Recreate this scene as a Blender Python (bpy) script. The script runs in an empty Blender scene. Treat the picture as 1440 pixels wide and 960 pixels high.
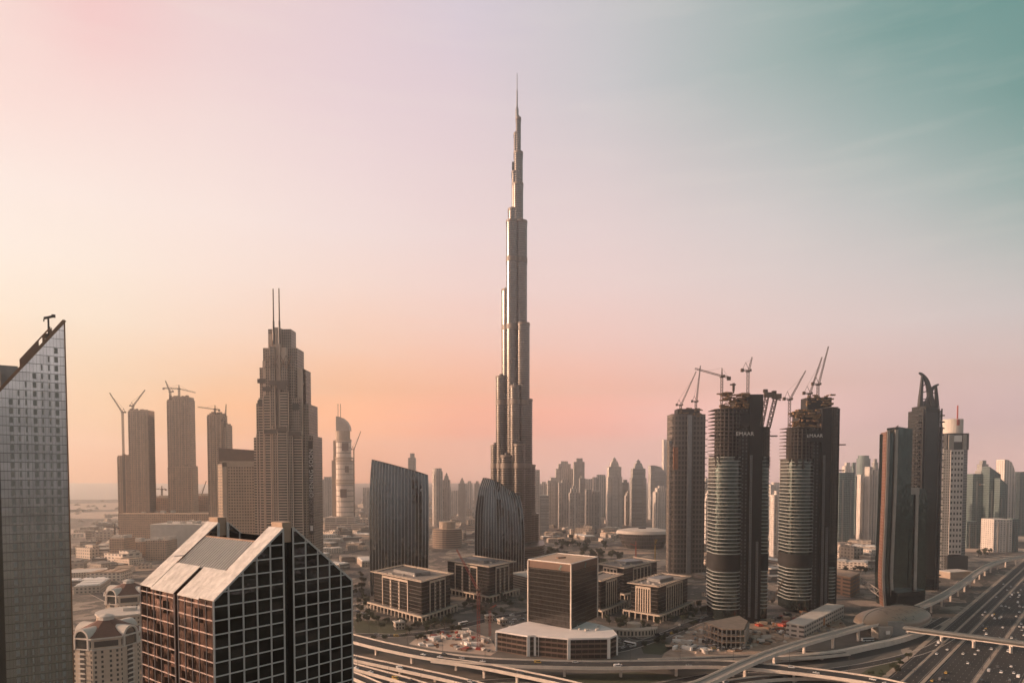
import bpy, math, random
from math import radians, sin, cos, pi, sqrt, atan2
from mathutils import Vector, Matrix
random.seed(7)
S = bpy.context.scene
COL = S.collection

# ---------------- camera ----------------
F, CX, CY, HC, PITCH = 960.0, 720.0, 706.6, 150.0, radians(2.3)
cd = bpy.data.cameras.new('camera'); cam = bpy.data.objects.new('camera', cd); COL.objects.link(cam)
cam.location = (0, 0, HC); cam.rotation_euler = (pi/2 - PITCH, 0, 0)
cd.sensor_width = 36; cd.lens = 24; cd.shift_y = (CY - 480)/1440
cd.clip_start = 1; cd.clip_end = 60000
S.camera = cam

# ---------------- view ----------------
vs = S.view_settings
vs.view_transform = 'Standard'; vs.look = 'None'; vs.exposure = 0.55; vs.gamma = 1; vs.use_curve_mapping = False
S.cycles.volume_bounces = 1
S.cycles.max_bounces = 6; S.cycles.diffuse_bounces = 2; S.cycles.glossy_bounces = 3; S.cycles.transmission_bounces = 2
S.cycles.use_denoising = True

# ---------------- sun ----------------
SUN_AZ, SUN_EL = radians(-88), radians(15)      # low, from the left
sdir = Vector((sin(SUN_AZ)*cos(SUN_EL), cos(SUN_AZ)*cos(SUN_EL), sin(SUN_EL)))
ld = bpy.data.lights.new('sun', 'SUN'); sun = bpy.data.objects.new('sun', ld); COL.objects.link(sun)
sun.rotation_euler = (-sdir).to_track_quat('-Z', 'Y').to_euler()
ld.energy = 5.0; ld.angle = radians(0.5); ld.color = (1.0, 0.63, 0.42)

# ---------------- sky ----------------
def srgb(r, g, b):
    f = lambda c: (c/255/12.92) if c/255 <= 0.04045 else ((c/255+0.055)/1.055)**2.4
    return (f(r), f(g), f(b), 1)
W = bpy.data.worlds.new('World'); S.world = W; W.use_nodes = True
nt = W.node_tree; nt.nodes.clear()
def N(t, **k):
    n = nt.nodes.new(t)
    for a, b in k.items(): setattr(n, a, b)
    return n
def L(a, b): nt.links.new(a, b)
tc = N('ShaderNodeTexCoord'); sx = N('ShaderNodeSeparateXYZ'); L(tc.outputs['Generated'], sx.inputs[0])
at = N('ShaderNodeMath', operation='ARCTAN2'); L(sx.outputs[0], at.inputs[0]); L(sx.outputs[1], at.inputs[1])
azn = N('ShaderNodeMapRange'); L(at.outputs[0], azn.inputs[0])
azn.inputs[1].default_value = -pi; azn.inputs[2].default_value = pi
eln = N('ShaderNodeMath', operation='ARCSINE'); L(sx.outputs[2], eln.inputs[0])
def azf(px): return (math.atan((px-720)/960)+pi)/(2*pi)
# elevation rows
ROWS = [
 (0.5, [(0.10, (0.024,0.030,0.032)), (0.25, (1.314,0.447,0.098)), (0.3976, (1.051,0.357,0.078)), (0.4147, (1.180,0.340,0.039)), (0.4344, (1.433,0.389,0.074)), (0.4641, (1.500,0.472,0.152)), (0.4884, (1.500,0.661,0.440)), (0.5214, (1.500,0.850,0.750)), (0.5571, (1.500,0.850,0.750)), (0.5803, (1.500,0.850,0.750)), (0.6024, (1.500,0.850,0.750)), (0.74, (0.540,0.317,0.283)), (0.90, (0.024,0.030,0.032))]),
 (3.5, [(0.10, (0.049,0.061,0.064)), (0.25, (0.815,0.474,0.232)), (0.3976, (0.652,0.379,0.185)), (0.4147, (0.773,0.450,0.195)), (0.4344, (0.980,0.349,0.022)), (0.4641, (1.361,0.471,0.143)), (0.4884, (1.172,0.322,0.151)), (0.5214, (1.234,0.418,0.312)), (0.5571, (1.258,0.722,0.678)), (0.5803, (0.834,0.469,0.462)), (0.6024, (0.725,0.456,0.479)), (0.74, (0.285,0.199,0.209)), (0.90, (0.049,0.061,0.064))]),
 (7, [(0.10, (0.393,0.356,0.347)), (0.25, (0.771,0.567,0.378)), (0.3976, (0.616,0.454,0.303)), (0.4147, (0.638,0.465,0.291)), (0.4344, (0.725,0.418,0.220)), (0.4641, (0.771,0.370,0.177)), (0.4884, (0.805,0.354,0.201)), (0.5214, (0.798,0.372,0.266)), (0.5571, (0.693,0.408,0.340)), (0.5803, (0.640,0.406,0.369)), (0.6024, (0.598,0.415,0.383)), (0.74, (0.464,0.377,0.360)), (0.90, (0.393,0.356,0.347))]),
 (11, [(0.10, (0.596,0.521,0.499)), (0.25, (0.783,0.693,0.563)), (0.3976, (0.626,0.554,0.450)), (0.4147, (0.648,0.557,0.447)), (0.4344, (0.682,0.514,0.408)), (0.4641, (0.704,0.457,0.343)), (0.4884, (0.705,0.437,0.353)), (0.5214, (0.682,0.440,0.389)), (0.5571, (0.617,0.464,0.435)), (0.5803, (0.569,0.460,0.442)), (0.6024, (0.489,0.437,0.428)), (0.74, (0.559,0.492,0.474)), (0.90, (0.596,0.521,0.499))]),
 (15, [(0.10, (0.608,0.544,0.532)), (0.25, (0.795,0.730,0.661)), (0.3976, (0.636,0.584,0.529)), (0.4147, (0.658,0.581,0.512)), (0.4344, (0.672,0.553,0.491)), (0.4641, (0.664,0.510,0.452)), (0.4884, (0.652,0.482,0.446)), (0.5214, (0.628,0.477,0.456)), (0.5571, (0.547,0.462,0.449)), (0.5803, (0.467,0.429,0.421)), (0.6024, (0.331,0.364,0.351)), (0.74, (0.511,0.481,0.469)), (0.90, (0.608,0.544,0.532))]),
 (19, [(0.10, (0.488,0.472,0.467)), (0.25, (0.791,0.692,0.648)), (0.3976, (0.632,0.553,0.518)), (0.4147, (0.650,0.562,0.523)), (0.4344, (0.658,0.556,0.520)), (0.4641, (0.631,0.520,0.503)), (0.4884, (0.605,0.484,0.477)), (0.5214, (0.574,0.465,0.462)), (0.5571, (0.478,0.440,0.436)), (0.5803, (0.355,0.378,0.371)), (0.6024, (0.185,0.281,0.265)), (0.74, (0.382,0.406,0.396)), (0.90, (0.488,0.472,0.467))]),
 (24, [(0.10, (0.281,0.313,0.313)), (0.25, (0.781,0.588,0.556)), (0.3976, (0.625,0.471,0.445)), (0.4147, (0.628,0.490,0.468)), (0.4344, (0.622,0.501,0.485)), (0.4641, (0.593,0.477,0.485)), (0.4884, (0.558,0.449,0.465)), (0.5214, (0.496,0.431,0.441)), (0.5571, (0.347,0.368,0.366)), (0.5803, (0.212,0.296,0.283)), (0.6024, (0.089,0.208,0.191)), (0.74, (0.214,0.276,0.270)), (0.90, (0.281,0.313,0.313))]),
 (29, [(0.10, (0.120,0.161,0.158)), (0.25, (0.757,0.571,0.540)), (0.3976, (0.606,0.457,0.432)), (0.4147, (0.607,0.392,0.391)), (0.4344, (0.584,0.442,0.446)), (0.4641, (0.548,0.435,0.465)), (0.4884, (0.519,0.426,0.462)), (0.5214, (0.408,0.400,0.418)), (0.5571, (0.236,0.308,0.297)), (0.5803, (0.110,0.222,0.208)), (0.6024, (0.086,0.201,0.185)), (0.74, (0.108,0.175,0.168)), (0.90, (0.120,0.161,0.158))]),
 (34.5, [(0.10, (0.086,0.130,0.127)), (0.25, (0.735,0.554,0.523)), (0.3976, (0.588,0.443,0.419)), (0.4147, (0.589,0.380,0.380)), (0.4344, (0.566,0.428,0.433)), (0.4641, (0.532,0.422,0.451)), (0.4884, (0.454,0.401,0.466)), (0.5214, (0.395,0.388,0.405)), (0.5571, (0.229,0.298,0.288)), (0.5803, (0.106,0.215,0.202)), (0.6024, (0.084,0.195,0.180)), (0.74, (0.085,0.153,0.145)), (0.90, (0.086,0.130,0.127))]),
 (70.0, [(0.10, (0.021,0.040,0.042)), (0.45, (.11,.12,.13)), (0.60, (.04,.085,.085)), (0.90, (0.021,0.040,0.042))]),
]
prev = None
for k, (el, stops) in enumerate(ROWS):
    cr = N('ShaderNodeValToRGB'); cr.color_ramp.interpolation = 'CARDINAL' if False else 'LINEAR'
    L(azn.outputs[0], cr.inputs[0])
    ps = [(p, tuple(c)+(1,)) for p, c in stops]
    ps.sort(key=lambda t: t[0])
    els = cr.color_ramp.elements
    els[0].position, els[0].color = ps[0]; els[1].position, els[1].color = ps[-1]
    for p, c in ps[1:-1]:
        e = els.new(p); e.color = c
    if prev is None: prev = cr.outputs[0]
    else:
        mr = N('ShaderNodeMapRange', interpolation_type='LINEAR'); L(eln.outputs[0], mr.inputs[0])
        mr.inputs[1].default_value = radians(ROWS[k-1][0]); mr.inputs[2].default_value = radians(el)
        mx = N('ShaderNodeMix', data_type='RGBA'); L(mr.outputs[0], mx.inputs[0]); L(prev, mx.inputs[6]); L(cr.outputs[0], mx.inputs[7])
        prev = mx.outputs[2]
# faint high streaks of cloud in the left of the sky
cn = N('ShaderNodeTexNoise'); cm = N('ShaderNodeMapping'); L(tc.outputs['Generated'], cm.inputs[0])
cm.inputs['Scale'].default_value = (3, 3, 26); L(cm.outputs[0], cn.inputs[0]); cn.inputs['Scale'].default_value = 2.2; cn.inputs['Detail'].default_value = 5
cmr = N('ShaderNodeMapRange'); L(cn.outputs[0], cmr.inputs[0]); cmr.inputs[1].default_value = 0.5; cmr.inputs[2].default_value = 0.8
cmr.inputs[3].default_value = 0.0; cmr.inputs[4].default_value = 0.13
cmx = N('ShaderNodeMix', data_type='RGBA'); L(cmr.outputs[0], cmx.inputs[0]); L(prev, cmx.inputs[6]); cmx.inputs[7].default_value = (.62,.56,.50,1)
st = N('ShaderNodeTexSky'); st.sky_type = 'NISHITA'; st.sun_disc = False
st.sun_elevation = SUN_EL; st.sun_rotation = SUN_AZ; st.dust_density = 3
b1 = N('ShaderNodeBackground'); L(cmx.outputs[2], b1.inputs[0]); b1.inputs[1].default_value = 1.0
b2 = N('ShaderNodeBackground'); L(st.outputs[0], b2.inputs[0]); b2.inputs[1].default_value = 0.002
ad = N('ShaderNodeAddShader'); L(b1.outputs[0], ad.inputs[0]); L(b2.outputs[0], ad.inputs[1])
wo = N('ShaderNodeOutputWorld'); L(ad.outputs[0], wo.inputs[0])

# ---------------- helpers ----------------
def ray(px, py):
    xc = (px-CX)/F; yc = (CY-py)/F
    return Vector((xc, cos(PITCH)+yc*sin(PITCH), -sin(PITCH)+yc*cos(PITCH)))
def G(px, py, z=0.0):
    d = ray(px, py); t = (z-HC)/d.z
    return Vector((d.x*t, d.y*t, z))
def P(px, py, Y):
    d = ray(px, py); t = Y/d.y
    return Vector((d.x*t, Y, HC+d.z*t))
def Zat(py, Y): return P(720, py, Y).z
def Xat(px, Y, py=700): return P(px, py, Y).x
def area(p): return sum(p[i][0]*p[(i+1) % len(p)][1]-p[(i+1) % len(p)][0]*p[i][1] for i in range(len(p)))
def ccw(p):
    p = [Vector((q[0], q[1])) for q in p]
    return p if area(p) > 0 else p[::-1]
def rect(cx, cy, sx, sy, rot=0.0):
    c, s = cos(rot), sin(rot)
    return [Vector((cx+c*x-s*y, cy+s*x+c*y)) for x, y in ((-sx/2,-sy/2),(sx/2,-sy/2),(sx/2,sy/2),(-sx/2,sy/2))]
def ngon(cx, cy, r, n=24, rx=None, rot=0.0, a0=0.0, a1=2*pi):
    ry = r; rx = r if rx is None else rx
    full = abs(a1-a0-2*pi) < 1e-6
    out = []
    for i in range(n if full else n+1):
        a = a0+(a1-a0)*i/n
        x, y = rx*cos(a), ry*sin(a)
        out.append(Vector((cx+x*cos(rot)-y*sin(rot), cy+x*sin(rot)+y*cos(rot))))
    return out
def inset(poly, d):
    p = ccw(poly); n = len(p); out = []
    for i in range(n):
        a, b, c = p[i-1], p[i], p[(i+1) % n]
        e1 = (b-a).normalized(); e2 = (c-b).normalized()
        n1 = Vector((-e1.y, e1.x)); n2 = Vector((-e2.y, e2.x))
        m = (n1+n2); k = d*2/max(0.4, m.length_squared)
        out.append(b+m*k)
    return out

class MB:
    def __init__(s): s.v = []; s.f = []; s.u = []; s.m = []
    def face(s, pts, uv=None, m=0):
        pts = [Vector(p) for p in pts]
        i = len(s.v); s.v += pts; s.f.append(list(range(i, i+len(pts)))); s.m.append(m)
        if uv is None:
            n = Vector((0,0,0))
            for k in range(len(pts)):
                a, b = pts[k], pts[(k+1) % len(pts)]
                n += a.cross(b)
            if n.length > 0 and abs(n.z) < 0.6*n.length:
                t = Vector((-n.y, n.x, 0)).normalized()
                uv = [(p.dot(t), p.z) for p in pts]
            else: uv = [(p.x, p.y) for p in pts]
        s.u += uv
    def prism(s, poly, z0, z1, m=0, mt=None, top=None, cap=True, bot=False, smooth=False):
        if area(poly) < 0:
            poly = poly[::-1]
            if top is not None: top = top[::-1]
            if isinstance(z1, (list, tuple)): z1 = z1[::-1]
        tp = top if top is not None else poly
        n = len(poly); zt = z1 if isinstance(z1, (list, tuple)) else [z1]*n
        mt = m if mt is None else mt
        u = 0.0
        for i in range(n):
            j = (i+1) % n
            l = (Vector(poly[j][:2])-Vector(poly[i][:2])).length
            s.face([(poly[i][0],poly[i][1],z0),(poly[j][0],poly[j][1],z0),(tp[j][0],tp[j][1],zt[j]),(tp[i][0],tp[i][1],zt[i])],
                   [(u,z0),(u+l,z0),(u+l,zt[j]),(u,zt[i])], m)
            u += l
        if cap: s.face([(tp[i][0],tp[i][1],zt[i]) for i in range(n)], None, mt)
        if bot: s.face([(poly[i][0],poly[i][1],z0) for i in range(n)][::-1], None, mt)
        return s
    def box(s, cx, cy, z0, sx, sy, sz, rot=0.0, m=0, mt=None, bot=True):
        return s.prism(rect(cx, cy, sx, sy, rot), z0, z0+sz, m, mt, bot=bot)
    def bar(s, a, b, w, h=None, m=0):
        a = Vector(a); b = Vector(b); d = (b-a)
        if d.length < 1e-6: return s
        d.normalize(); h = w if h is None else h
        up = Vector((0,0,1)) if abs(d.z) < 0.95 else Vector((0,1,0))
        x = d.cross(up).normalized()*w/2; y = x.normalized().cross(d)*h/2
        q = [-x-y, x-y, x+y, -x+y]
        for i in range(4):
            j = (i+1) % 4
            s.face([a+q[i], a+q[j], b+q[j], b+q[i]], None, m)
        s.face([a+q[i] for i in (3,2,1,0)], None, m); s.face([b+q[i] for i in range(4)], None, m)
        return s
    def lathe(s, cx, cy, prof, n=20, m=0):
        for (r0, z0), (r1, z1) in zip(prof, prof[1:]):
            for i in range(n):
                a, b = 2*pi*i/n, 2*pi*(i+1)/n
                pts = [(cx+r0*cos(a),cy+r0*sin(a),z0),(cx+r0*cos(b),cy+r0*sin(b),z0),(cx+r1*cos(b),cy+r1*sin(b),z1),(cx+r1*cos(a),cy+r1*sin(a),z1)]
                if r1 < 1e-4: pts = pts[:3]
                if r0 < 1e-4: pts = [pts[0], pts[2], pts[3]]
                s.face(pts, None, m)
        return s
    def loft(s, secs, m=0, closed=True, mend=None):
        u = 0
        for A, B in zip(secs, secs[1:]):
            n = len(A); uu = 0
            for i in range(n if closed else n-1):
                j = (i+1) % n
                l = (Vector(A[j])-Vector(A[i])).length
                s.face([A[i], A[j], B[j], B[i]], [(uu, A[i][2]), (uu+l, A[j][2]), (uu+l, B[j][2]), (uu, B[i][2])], m)
                uu += l
        return s
    def mesh(s, name, mats, origin=(0,0,0), smooth=False):
        me = bpy.data.meshes.new(name); o = Vector(origin)
        me.from_pydata([p-o for p in s.v], [], s.f)
        uv = me.uv_layers.new(name='UVMap')
        flat = [c for q in s.u for c in q]
        uv.data.foreach_set('uv', flat)
        if not isinstance(mats, (list, tuple)): mats = [mats]
        for q in mats: me.materials.append(q)
        if len(mats) > 1: me.polygons.foreach_set('material_index', s.m)
        if smooth: me.polygons.foreach_set('use_smooth', [True]*len(s.f))
        me.update()
        return me
def props(o, label=None, cat=None, group=None, kind=None):
    for k, v in (('label', label), ('category', cat), ('group', group), ('kind', kind)):
        if v: o[k] = v
    return o
def thing(name, label, cat, loc=(0,0,0), group=None, rot=0.0):
    o = bpy.data.objects.new(name, None); COL.objects.link(o)
    o.location = loc; o.rotation_euler = (0,0,rot); o.empty_display_size = 2
    return props(o, label, cat, group)
def root_of(o):
    while o.parent: o = o.parent
    return o
def part(name, mb, mats, parent, label=None, kind=None, smooth=False, local=False):
    org = (0,0,0) if local else root_of(parent).location
    o = bpy.data.objects.new(name, mb.mesh(name, mats, org, smooth)); COL.objects.link(o); o.parent = parent
    return props(o, label, None, None, kind)
def single(name, mb, mats, label, cat, loc=(0,0,0), group=None, kind=None, smooth=False):
    o = bpy.data.objects.new(name, mb.mesh(name, mats, loc, smooth)); COL.objects.link(o); o.location = loc
    return props(o, label, cat, group, kind)
def structure(name, mb, mats, kind='structure', label=None):
    o = bpy.data.objects.new(name, mb.mesh(name, mats)); COL.objects.link(o)
    return props(o, label, None, None, kind)
KIDS = {}
def kids(o): return [c for c in COL.objects if c.parent == o]
def clone(o, tree, loc, rot=0.0, scale=None, label=None, group=None):
    """tree: list of (part, parent index) recorded once per prototype"""
    r = o.copy(); COL.objects.link(r); r.location = loc; r.rotation_euler = (0,0,rot)
    if scale is not None: r.scale = scale
    if label: r['label'] = label
    if group: r['group'] = group
    made = [r]
    for c, pi_ in tree:
        d = c.copy(); COL.objects.link(d); d.parent = made[pi_]; made.append(d)
    return r
def tree_of(o):
    out = []; idx = {o.name: 0}
    def rec(p):
        for c in p.children:
            out.append((c, idx[p.name])); idx[c.name] = len(out); rec(c)
    bpy.context.view_layer.update(); rec(o)
    return out
def repeat(name, parent, me, xforms, limit=100):
    """copies of one part mesh: up to limit as parts of their own, what is left as one mesh"""
    for k, M in enumerate(xforms[:limit]):
        o = bpy.data.objects.new(name, me); COL.objects.link(o); o.parent = parent; o.matrix_local = M
    rest = xforms[limit:]
    if rest:
        v = []; f = []; uv = []
        base = [p.co.copy() for p in me.vertices]; fs = [list(p.vertices) for p in me.polygons]
        for M in rest:
            i = len(v); v += [M @ p for p in base]; f += [[i+q for q in g] for g in fs]
        m2 = bpy.data.meshes.new(name); m2.from_pydata(v, [], f); m2.uv_layers.new(name='UVMap')
        for q in me.materials: m2.materials.append(q)
        o = bpy.data.objects.new(name, m2); COL.objects.link(o); o.parent = parent; o['kind'] = 'stuff'
def wallframe(root, p, t):
    """matrix for a part standing on a wall: local x along t, local -y outwards"""
    t = Vector((t[0], t[1], 0)).normalized(); n = Vector((-t.y, t.x, 0))
    q = Vector(p)-root.location
    return Matrix(((t.x, n.x, 0, q.x), (t.y, n.y, 0, q.y), (0, 0, 1, q.z), (0, 0, 0, 1)))
def smooth_path(pts, n=8):
    pts = [Vector(p) for p in pts]; out = []
    for i in range(len(pts)-1):
        p0 = pts[max(0,i-1)]; p1 = pts[i]; p2 = pts[i+1]; p3 = pts[min(len(pts)-1,i+2)]
        for k in range(n):
            t = k/n
            out.append(0.5*((2*p1)+(p2-p0)*t+(2*p0-5*p1+4*p2-p3)*t*t+(3*p1-p0-3*p2+p3)*t**3))
    out.append(pts[-1]); return out
def offset_path(path, off, dz=0.0):
    out = []
    for i, p in enumerate(path):
        a = path[max(0,i-1)]; b = path[min(len(path)-1,i+1)]
        d = Vector((b.x-a.x, b.y-a.y)).normalized()
        out.append(Vector((p.x-d.y*off, p.y+d.x*off, p.z+dz)))
    return out
def ribbon(mb, path, o0, o1, dz=0.0, m=0):
    A = offset_path(path, o0, dz); B = offset_path(path, o1, dz); s = 0
    for i in range(len(path)-1):
        l = (path[i+1]-path[i]).length
        mb.face([B[i], B[i+1], A[i+1], A[i]], [(o1,s),(o1,s+l),(o0,s+l),(o0,s)], m); s += l
    return mb
def beam(mb, path, o0, o1, z0, z1, m=0):
    """a swept bar between two side offsets and two heights"""
    q = [offset_path(path, o, z) for o, z in ((o0,z0),(o1,z0),(o1,z1),(o0,z1))]
    s = 0
    for i in range(len(path)-1):
        l = (path[i+1]-path[i]).length
        for k in range(4):
            j = (k+1) % 4
            mb.face([q[k][i], q[k][i+1], q[j][i+1], q[j][i]], [(s,k),(s+l,k),(s+l,k+1),(s,k+1)], m)
        s += l
    for e in (0, -1): mb.face([q[k][e] for k in (range(4) if e == -1 else (3,2,1,0))], None, m)
    return mb
def dashes(mb, path, off, w=0.3, on=3.0, gap=6.0, dz=0.0):
    A = offset_path(path, off, dz); acc = 0.0
    for i in range(len(A)-1):
        seg = A[i+1]-A[i]; l = seg.length
        if l < 1e-6: continue
        d = seg/l; n = Vector((-d.y, d.x, 0))*w/2
        t = -acc % (on+gap); t = ((on+gap)-(acc % (on+gap))) if acc % (on+gap) else 0
        while t+on < l:
            a = A[i]+d*t; b = A[i]+d*(t+on)
            mb.face([a-n, b-n, b+n, a+n][::-1] if False else [a+n, a-n, b-n, b+n]); t += on+gap
        acc += l
    return mb
def along(path, s):
    for i in range(len(path)-1):
        l = (path[i+1]-path[i]).length
        if s <= l: return path[i].lerp(path[i+1], s/l), (path[i+1]-path[i]).normalized()
        s -= l
    return path[-1], (path[-1]-path[-2]).normalized()
def plen(path): return sum((b-a).length for a, b in zip(path, path[1:]))

# ---------------- materials ----------------
def newmat(name):
    m = bpy.data.materials.new(name); m.use_nodes = True
    t = m.node_tree; b = t.nodes['Principled BSDF']
    return m, t, b
def nn(t, ty, **k):
    n = t.nodes.new(ty)
    for a, b in k.items(): setattr(n, a, b)
    return n
def mth(t, op, a, b=None):
    n = t.nodes.new('ShaderNodeMath'); n.operation = op
    for i, x in enumerate((a, b)):
        if x is None: continue
        if isinstance(x, (int, float)): n.inputs[i].default_value = x
        else: t.links.new(x, n.inputs[i])
    return n.outputs[0]
def mixc(t, fac, a, b, blend='MIX'):
    n = t.nodes.new('ShaderNodeMix'); n.data_type = 'RGBA'; n.blend_type = blend
    for i, x in ((0, fac), (6, a), (7, b)):
        if isinstance(x, (int, float)): n.inputs[i].default_value = x
        elif isinstance(x, tuple): n.inputs[i].default_value = x if len(x) == 4 else x+(1,)
        else: t.links.new(x, n.inputs[i])
    return n.outputs[2]
def plain(name, col, rough=0.8, var=0.25, scale=0.15, metal=0.0, detail=5, stretch=None, objvar=0.0):
    m, t, b = newmat(name)
    tcn = nn(t, 'ShaderNodeTexCoord'); no = nn(t, 'ShaderNodeTexNoise'); src = tcn.outputs['Object']
    if stretch:
        mp = nn(t, 'ShaderNodeMapping'); mp.inputs['Scale'].default_value = stretch; t.links.new(src, mp.inputs[0]); src = mp.outputs[0]
    t.links.new(src, no.inputs[0]); no.inputs['Scale'].default_value = scale; no.inputs['Detail'].default_value = detail
    no.inputs['Roughness'].default_value = 0.65
    f = nn(t, 'ShaderNodeMapRange'); t.links.new(no.outputs[0], f.inputs[0])
    f.inputs[1].default_value = 0.25; f.inputs[2].default_value = 0.75; f.inputs[3].default_value = 1-var; f.inputs[4].default_value = 1+var
    k = f.outputs[0]
    if objvar:
        oi = nn(t, 'ShaderNodeObjectInfo'); k = mth(t, 'MULTIPLY', k, mth(t, 'ADD', mth(t, 'MULTIPLY', oi.outputs['Random'], 2*objvar), 1-objvar))
    cc = nn(t, 'ShaderNodeVectorMath', operation='SCALE'); cc.inputs[0].default_value = col[:3]; t.links.new(k, cc.inputs['Scale'])
    t.links.new(cc.outputs[0], b.inputs['Base Color'])
    b.inputs['Roughness'].default_value = rough; b.inputs['Metallic'].default_value = metal
    return m
def facade(name, wall, glass, fw=3.0, fh=3.5, wx=0.6, wy=0.55, rough=0.75, grough=0.15, gmetal=0.0, wmetal=0.0, gvar=0.5, objvar=0.0, bump=True):
    """wall with a regular grid of recessed panes, laid out in metres along the wall"""
    m, t, b = newmat(name)
    uv = nn(t, 'ShaderNodeUVMap'); uv.uv_map = 'UVMap'; sp = nn(t, 'ShaderNodeSeparateXYZ'); t.links.new(uv.outputs[0], sp.inputs[0])
    U = mth(t, 'DIVIDE', sp.outputs[0], fw); V = mth(t, 'DIVIDE', sp.outputs[1], fh)
    def band(x, w):
        return mth(t, 'LESS_THAN', mth(t, 'ABSOLUTE', mth(t, 'SUBTRACT', mth(t, 'FRACT', x), 0.5)), w/2)
    mask = mth(t, 'MULTIPLY', band(U, wx), band(V, wy))
    gm = nn(t, 'ShaderNodeNewGeometry'); gs = nn(t, 'ShaderNodeSeparateXYZ'); t.links.new(gm.outputs['True Normal'], gs.inputs[0])
    mask = mth(t, 'MULTIPLY', mask, mth(t, 'LESS_THAN', mth(t, 'ABSOLUTE', gs.outputs[2]), 0.6))
    cb = nn(t, 'ShaderNodeCombineXYZ'); t.links.new(mth(t, 'FLOOR', U), cb.inputs[0]); t.links.new(mth(t, 'FLOOR', V), cb.inputs[1])
    wn = nn(t, 'ShaderNodeTexWhiteNoise'); wn.noise_dimensions = '2D'; t.links.new(cb.outputs[0], wn.inputs[0])
    g = nn(t, 'ShaderNodeVectorMath', operation='SCALE'); g.inputs[0].default_value = glass[:3]
    t.links.new(mth(t, 'ADD', mth(t, 'MULTIPLY', wn.outputs[0], 2*gvar), 1-gvar), g.inputs['Scale'])
    tcn = nn(t, 'ShaderNodeTexCoord'); no = nn(t, 'ShaderNodeTexNoise'); t.links.new(tcn.outputs['Object'], no.inputs[0])
    no.inputs['Scale'].default_value = 0.05; no.inputs['Detail'].default_value = 6
    k = mth(t, 'ADD', mth(t, 'MULTIPLY', no.outputs[0], 0.7), 0.65)
    if objvar:
        oi = nn(t, 'ShaderNodeObjectInfo'); k = mth(t, 'MULTIPLY', k, mth(t, 'ADD', mth(t, 'MULTIPLY', oi.outputs['Random'], 2*objvar), 1-objvar))
    w = nn(t, 'ShaderNodeVectorMath', operation='SCALE'); w.inputs[0].default_value = wall[:3]; t.links.new(k, w.inputs['Scale'])
    t.links.new(mixc(t, mask, w.outputs[0], g.outputs[0]), b.inputs['Base Color'])
    t.links.new(mth(t, 'ADD', mth(t, 'MULTIPLY', mask, grough-rough), rough), b.inputs['Roughness'])
    t.links.new(mth(t, 'ADD', mth(t, 'MULTIPLY', mask, gmetal-wmetal), wmetal), b.inputs['Metallic'])
    if bump:
        bp = nn(t, 'ShaderNodeBump'); bp.inputs['Distance'].default_value = 0.4; bp.inputs['Strength'].default_value = 0.5
        t.links.new(mth(t, 'SUBTRACT', 1.0, mask), bp.inputs['Height']); t.links.new(bp.outputs[0], b.inputs['Normal'])
    return m
def mirror(name, col, rough=0.08, wav=0.02, wscale=0.25, metal=0.9, pane=None, tilt=.05, pvar=.35):
    """coated curtain-wall glass: a dark mirror, slightly wavy from pane to pane"""
    m, t, b = newmat(name)
    b.inputs['Base Color'].default_value = tuple(col)+(1,); b.inputs['Metallic'].default_value = metal; b.inputs['Roughness'].default_value = rough
    tcn = nn(t, 'ShaderNodeTexCoord'); no = nn(t, 'ShaderNodeTexNoise'); t.links.new(tcn.outputs['Object'], no.inputs[0])
    no.inputs['Scale'].default_value = wscale; no.inputs['Detail'].default_value = 3
    bp = nn(t, 'ShaderNodeBump'); bp.inputs['Distance'].default_value = 1.0; bp.inputs['Strength'].default_value = wav*10
    t.links.new(no.outputs[0], bp.inputs['Height']); t.links.new(bp.outputs[0], b.inputs['Normal'])
    k = nn(t, 'ShaderNodeMapRange'); t.links.new(no.outputs[0], k.inputs[0]); k.inputs[3].default_value = 0.7; k.inputs[4].default_value = 1.3
    if pane:    # every pane sits at a very slightly different angle and has its own tint
        uv = nn(t, 'ShaderNodeUVMap'); uv.uv_map = 'UVMap'; sp = nn(t, 'ShaderNodeSeparateXYZ'); t.links.new(uv.outputs[0], sp.inputs[0]); cb = nn(t, 'ShaderNodeCombineXYZ')
        for i in (0, 1): t.links.new(mth(t, 'FLOOR', mth(t, 'DIVIDE', sp.outputs[i], pane[i])), cb.inputs[i])
        wn = nn(t, 'ShaderNodeTexWhiteNoise'); wn.noise_dimensions = '2D'; t.links.new(cb.outputs[0], wn.inputs[0])
        v0 = nn(t, 'ShaderNodeVectorMath', operation='SUBTRACT'); t.links.new(wn.outputs['Color'], v0.inputs[0]); v0.inputs[1].default_value = (.5,.5,.5)
        v1 = nn(t, 'ShaderNodeVectorMath', operation='SCALE'); t.links.new(v0.outputs[0], v1.inputs[0]); v1.inputs['Scale'].default_value = tilt
        v2 = nn(t, 'ShaderNodeVectorMath', operation='ADD'); t.links.new(v1.outputs[0], v2.inputs[0]); t.links.new(bp.outputs[0], v2.inputs[1])
        v3 = nn(t, 'ShaderNodeVectorMath', operation='NORMALIZE'); t.links.new(v2.outputs[0], v3.inputs[0]); t.links.new(v3.outputs[0], b.inputs['Normal'])
        kk = mth(t, 'MULTIPLY', k.outputs[0], mth(t, 'ADD', mth(t, 'MULTIPLY', wn.outputs['Value'], 2*pvar), 1-pvar))
    else: kk = k.outputs[0]
    cc = nn(t, 'ShaderNodeVectorMath', operation='SCALE'); cc.inputs[0].default_value = col[:3]; t.links.new(kk, cc.inputs['Scale'])
    t.links.new(cc.outputs[0], b.inputs['Base Color'])
    return m
M = {}
M['concrete'] = plain('concrete', (.32,.29,.26), .85, .2, .08)
M['pale'] = plain('pale_concrete', (.55,.50,.45), .8, .15, .1)
M['white'] = plain('white_panel', (.74,.70,.66), .6, .08, .2)
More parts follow.
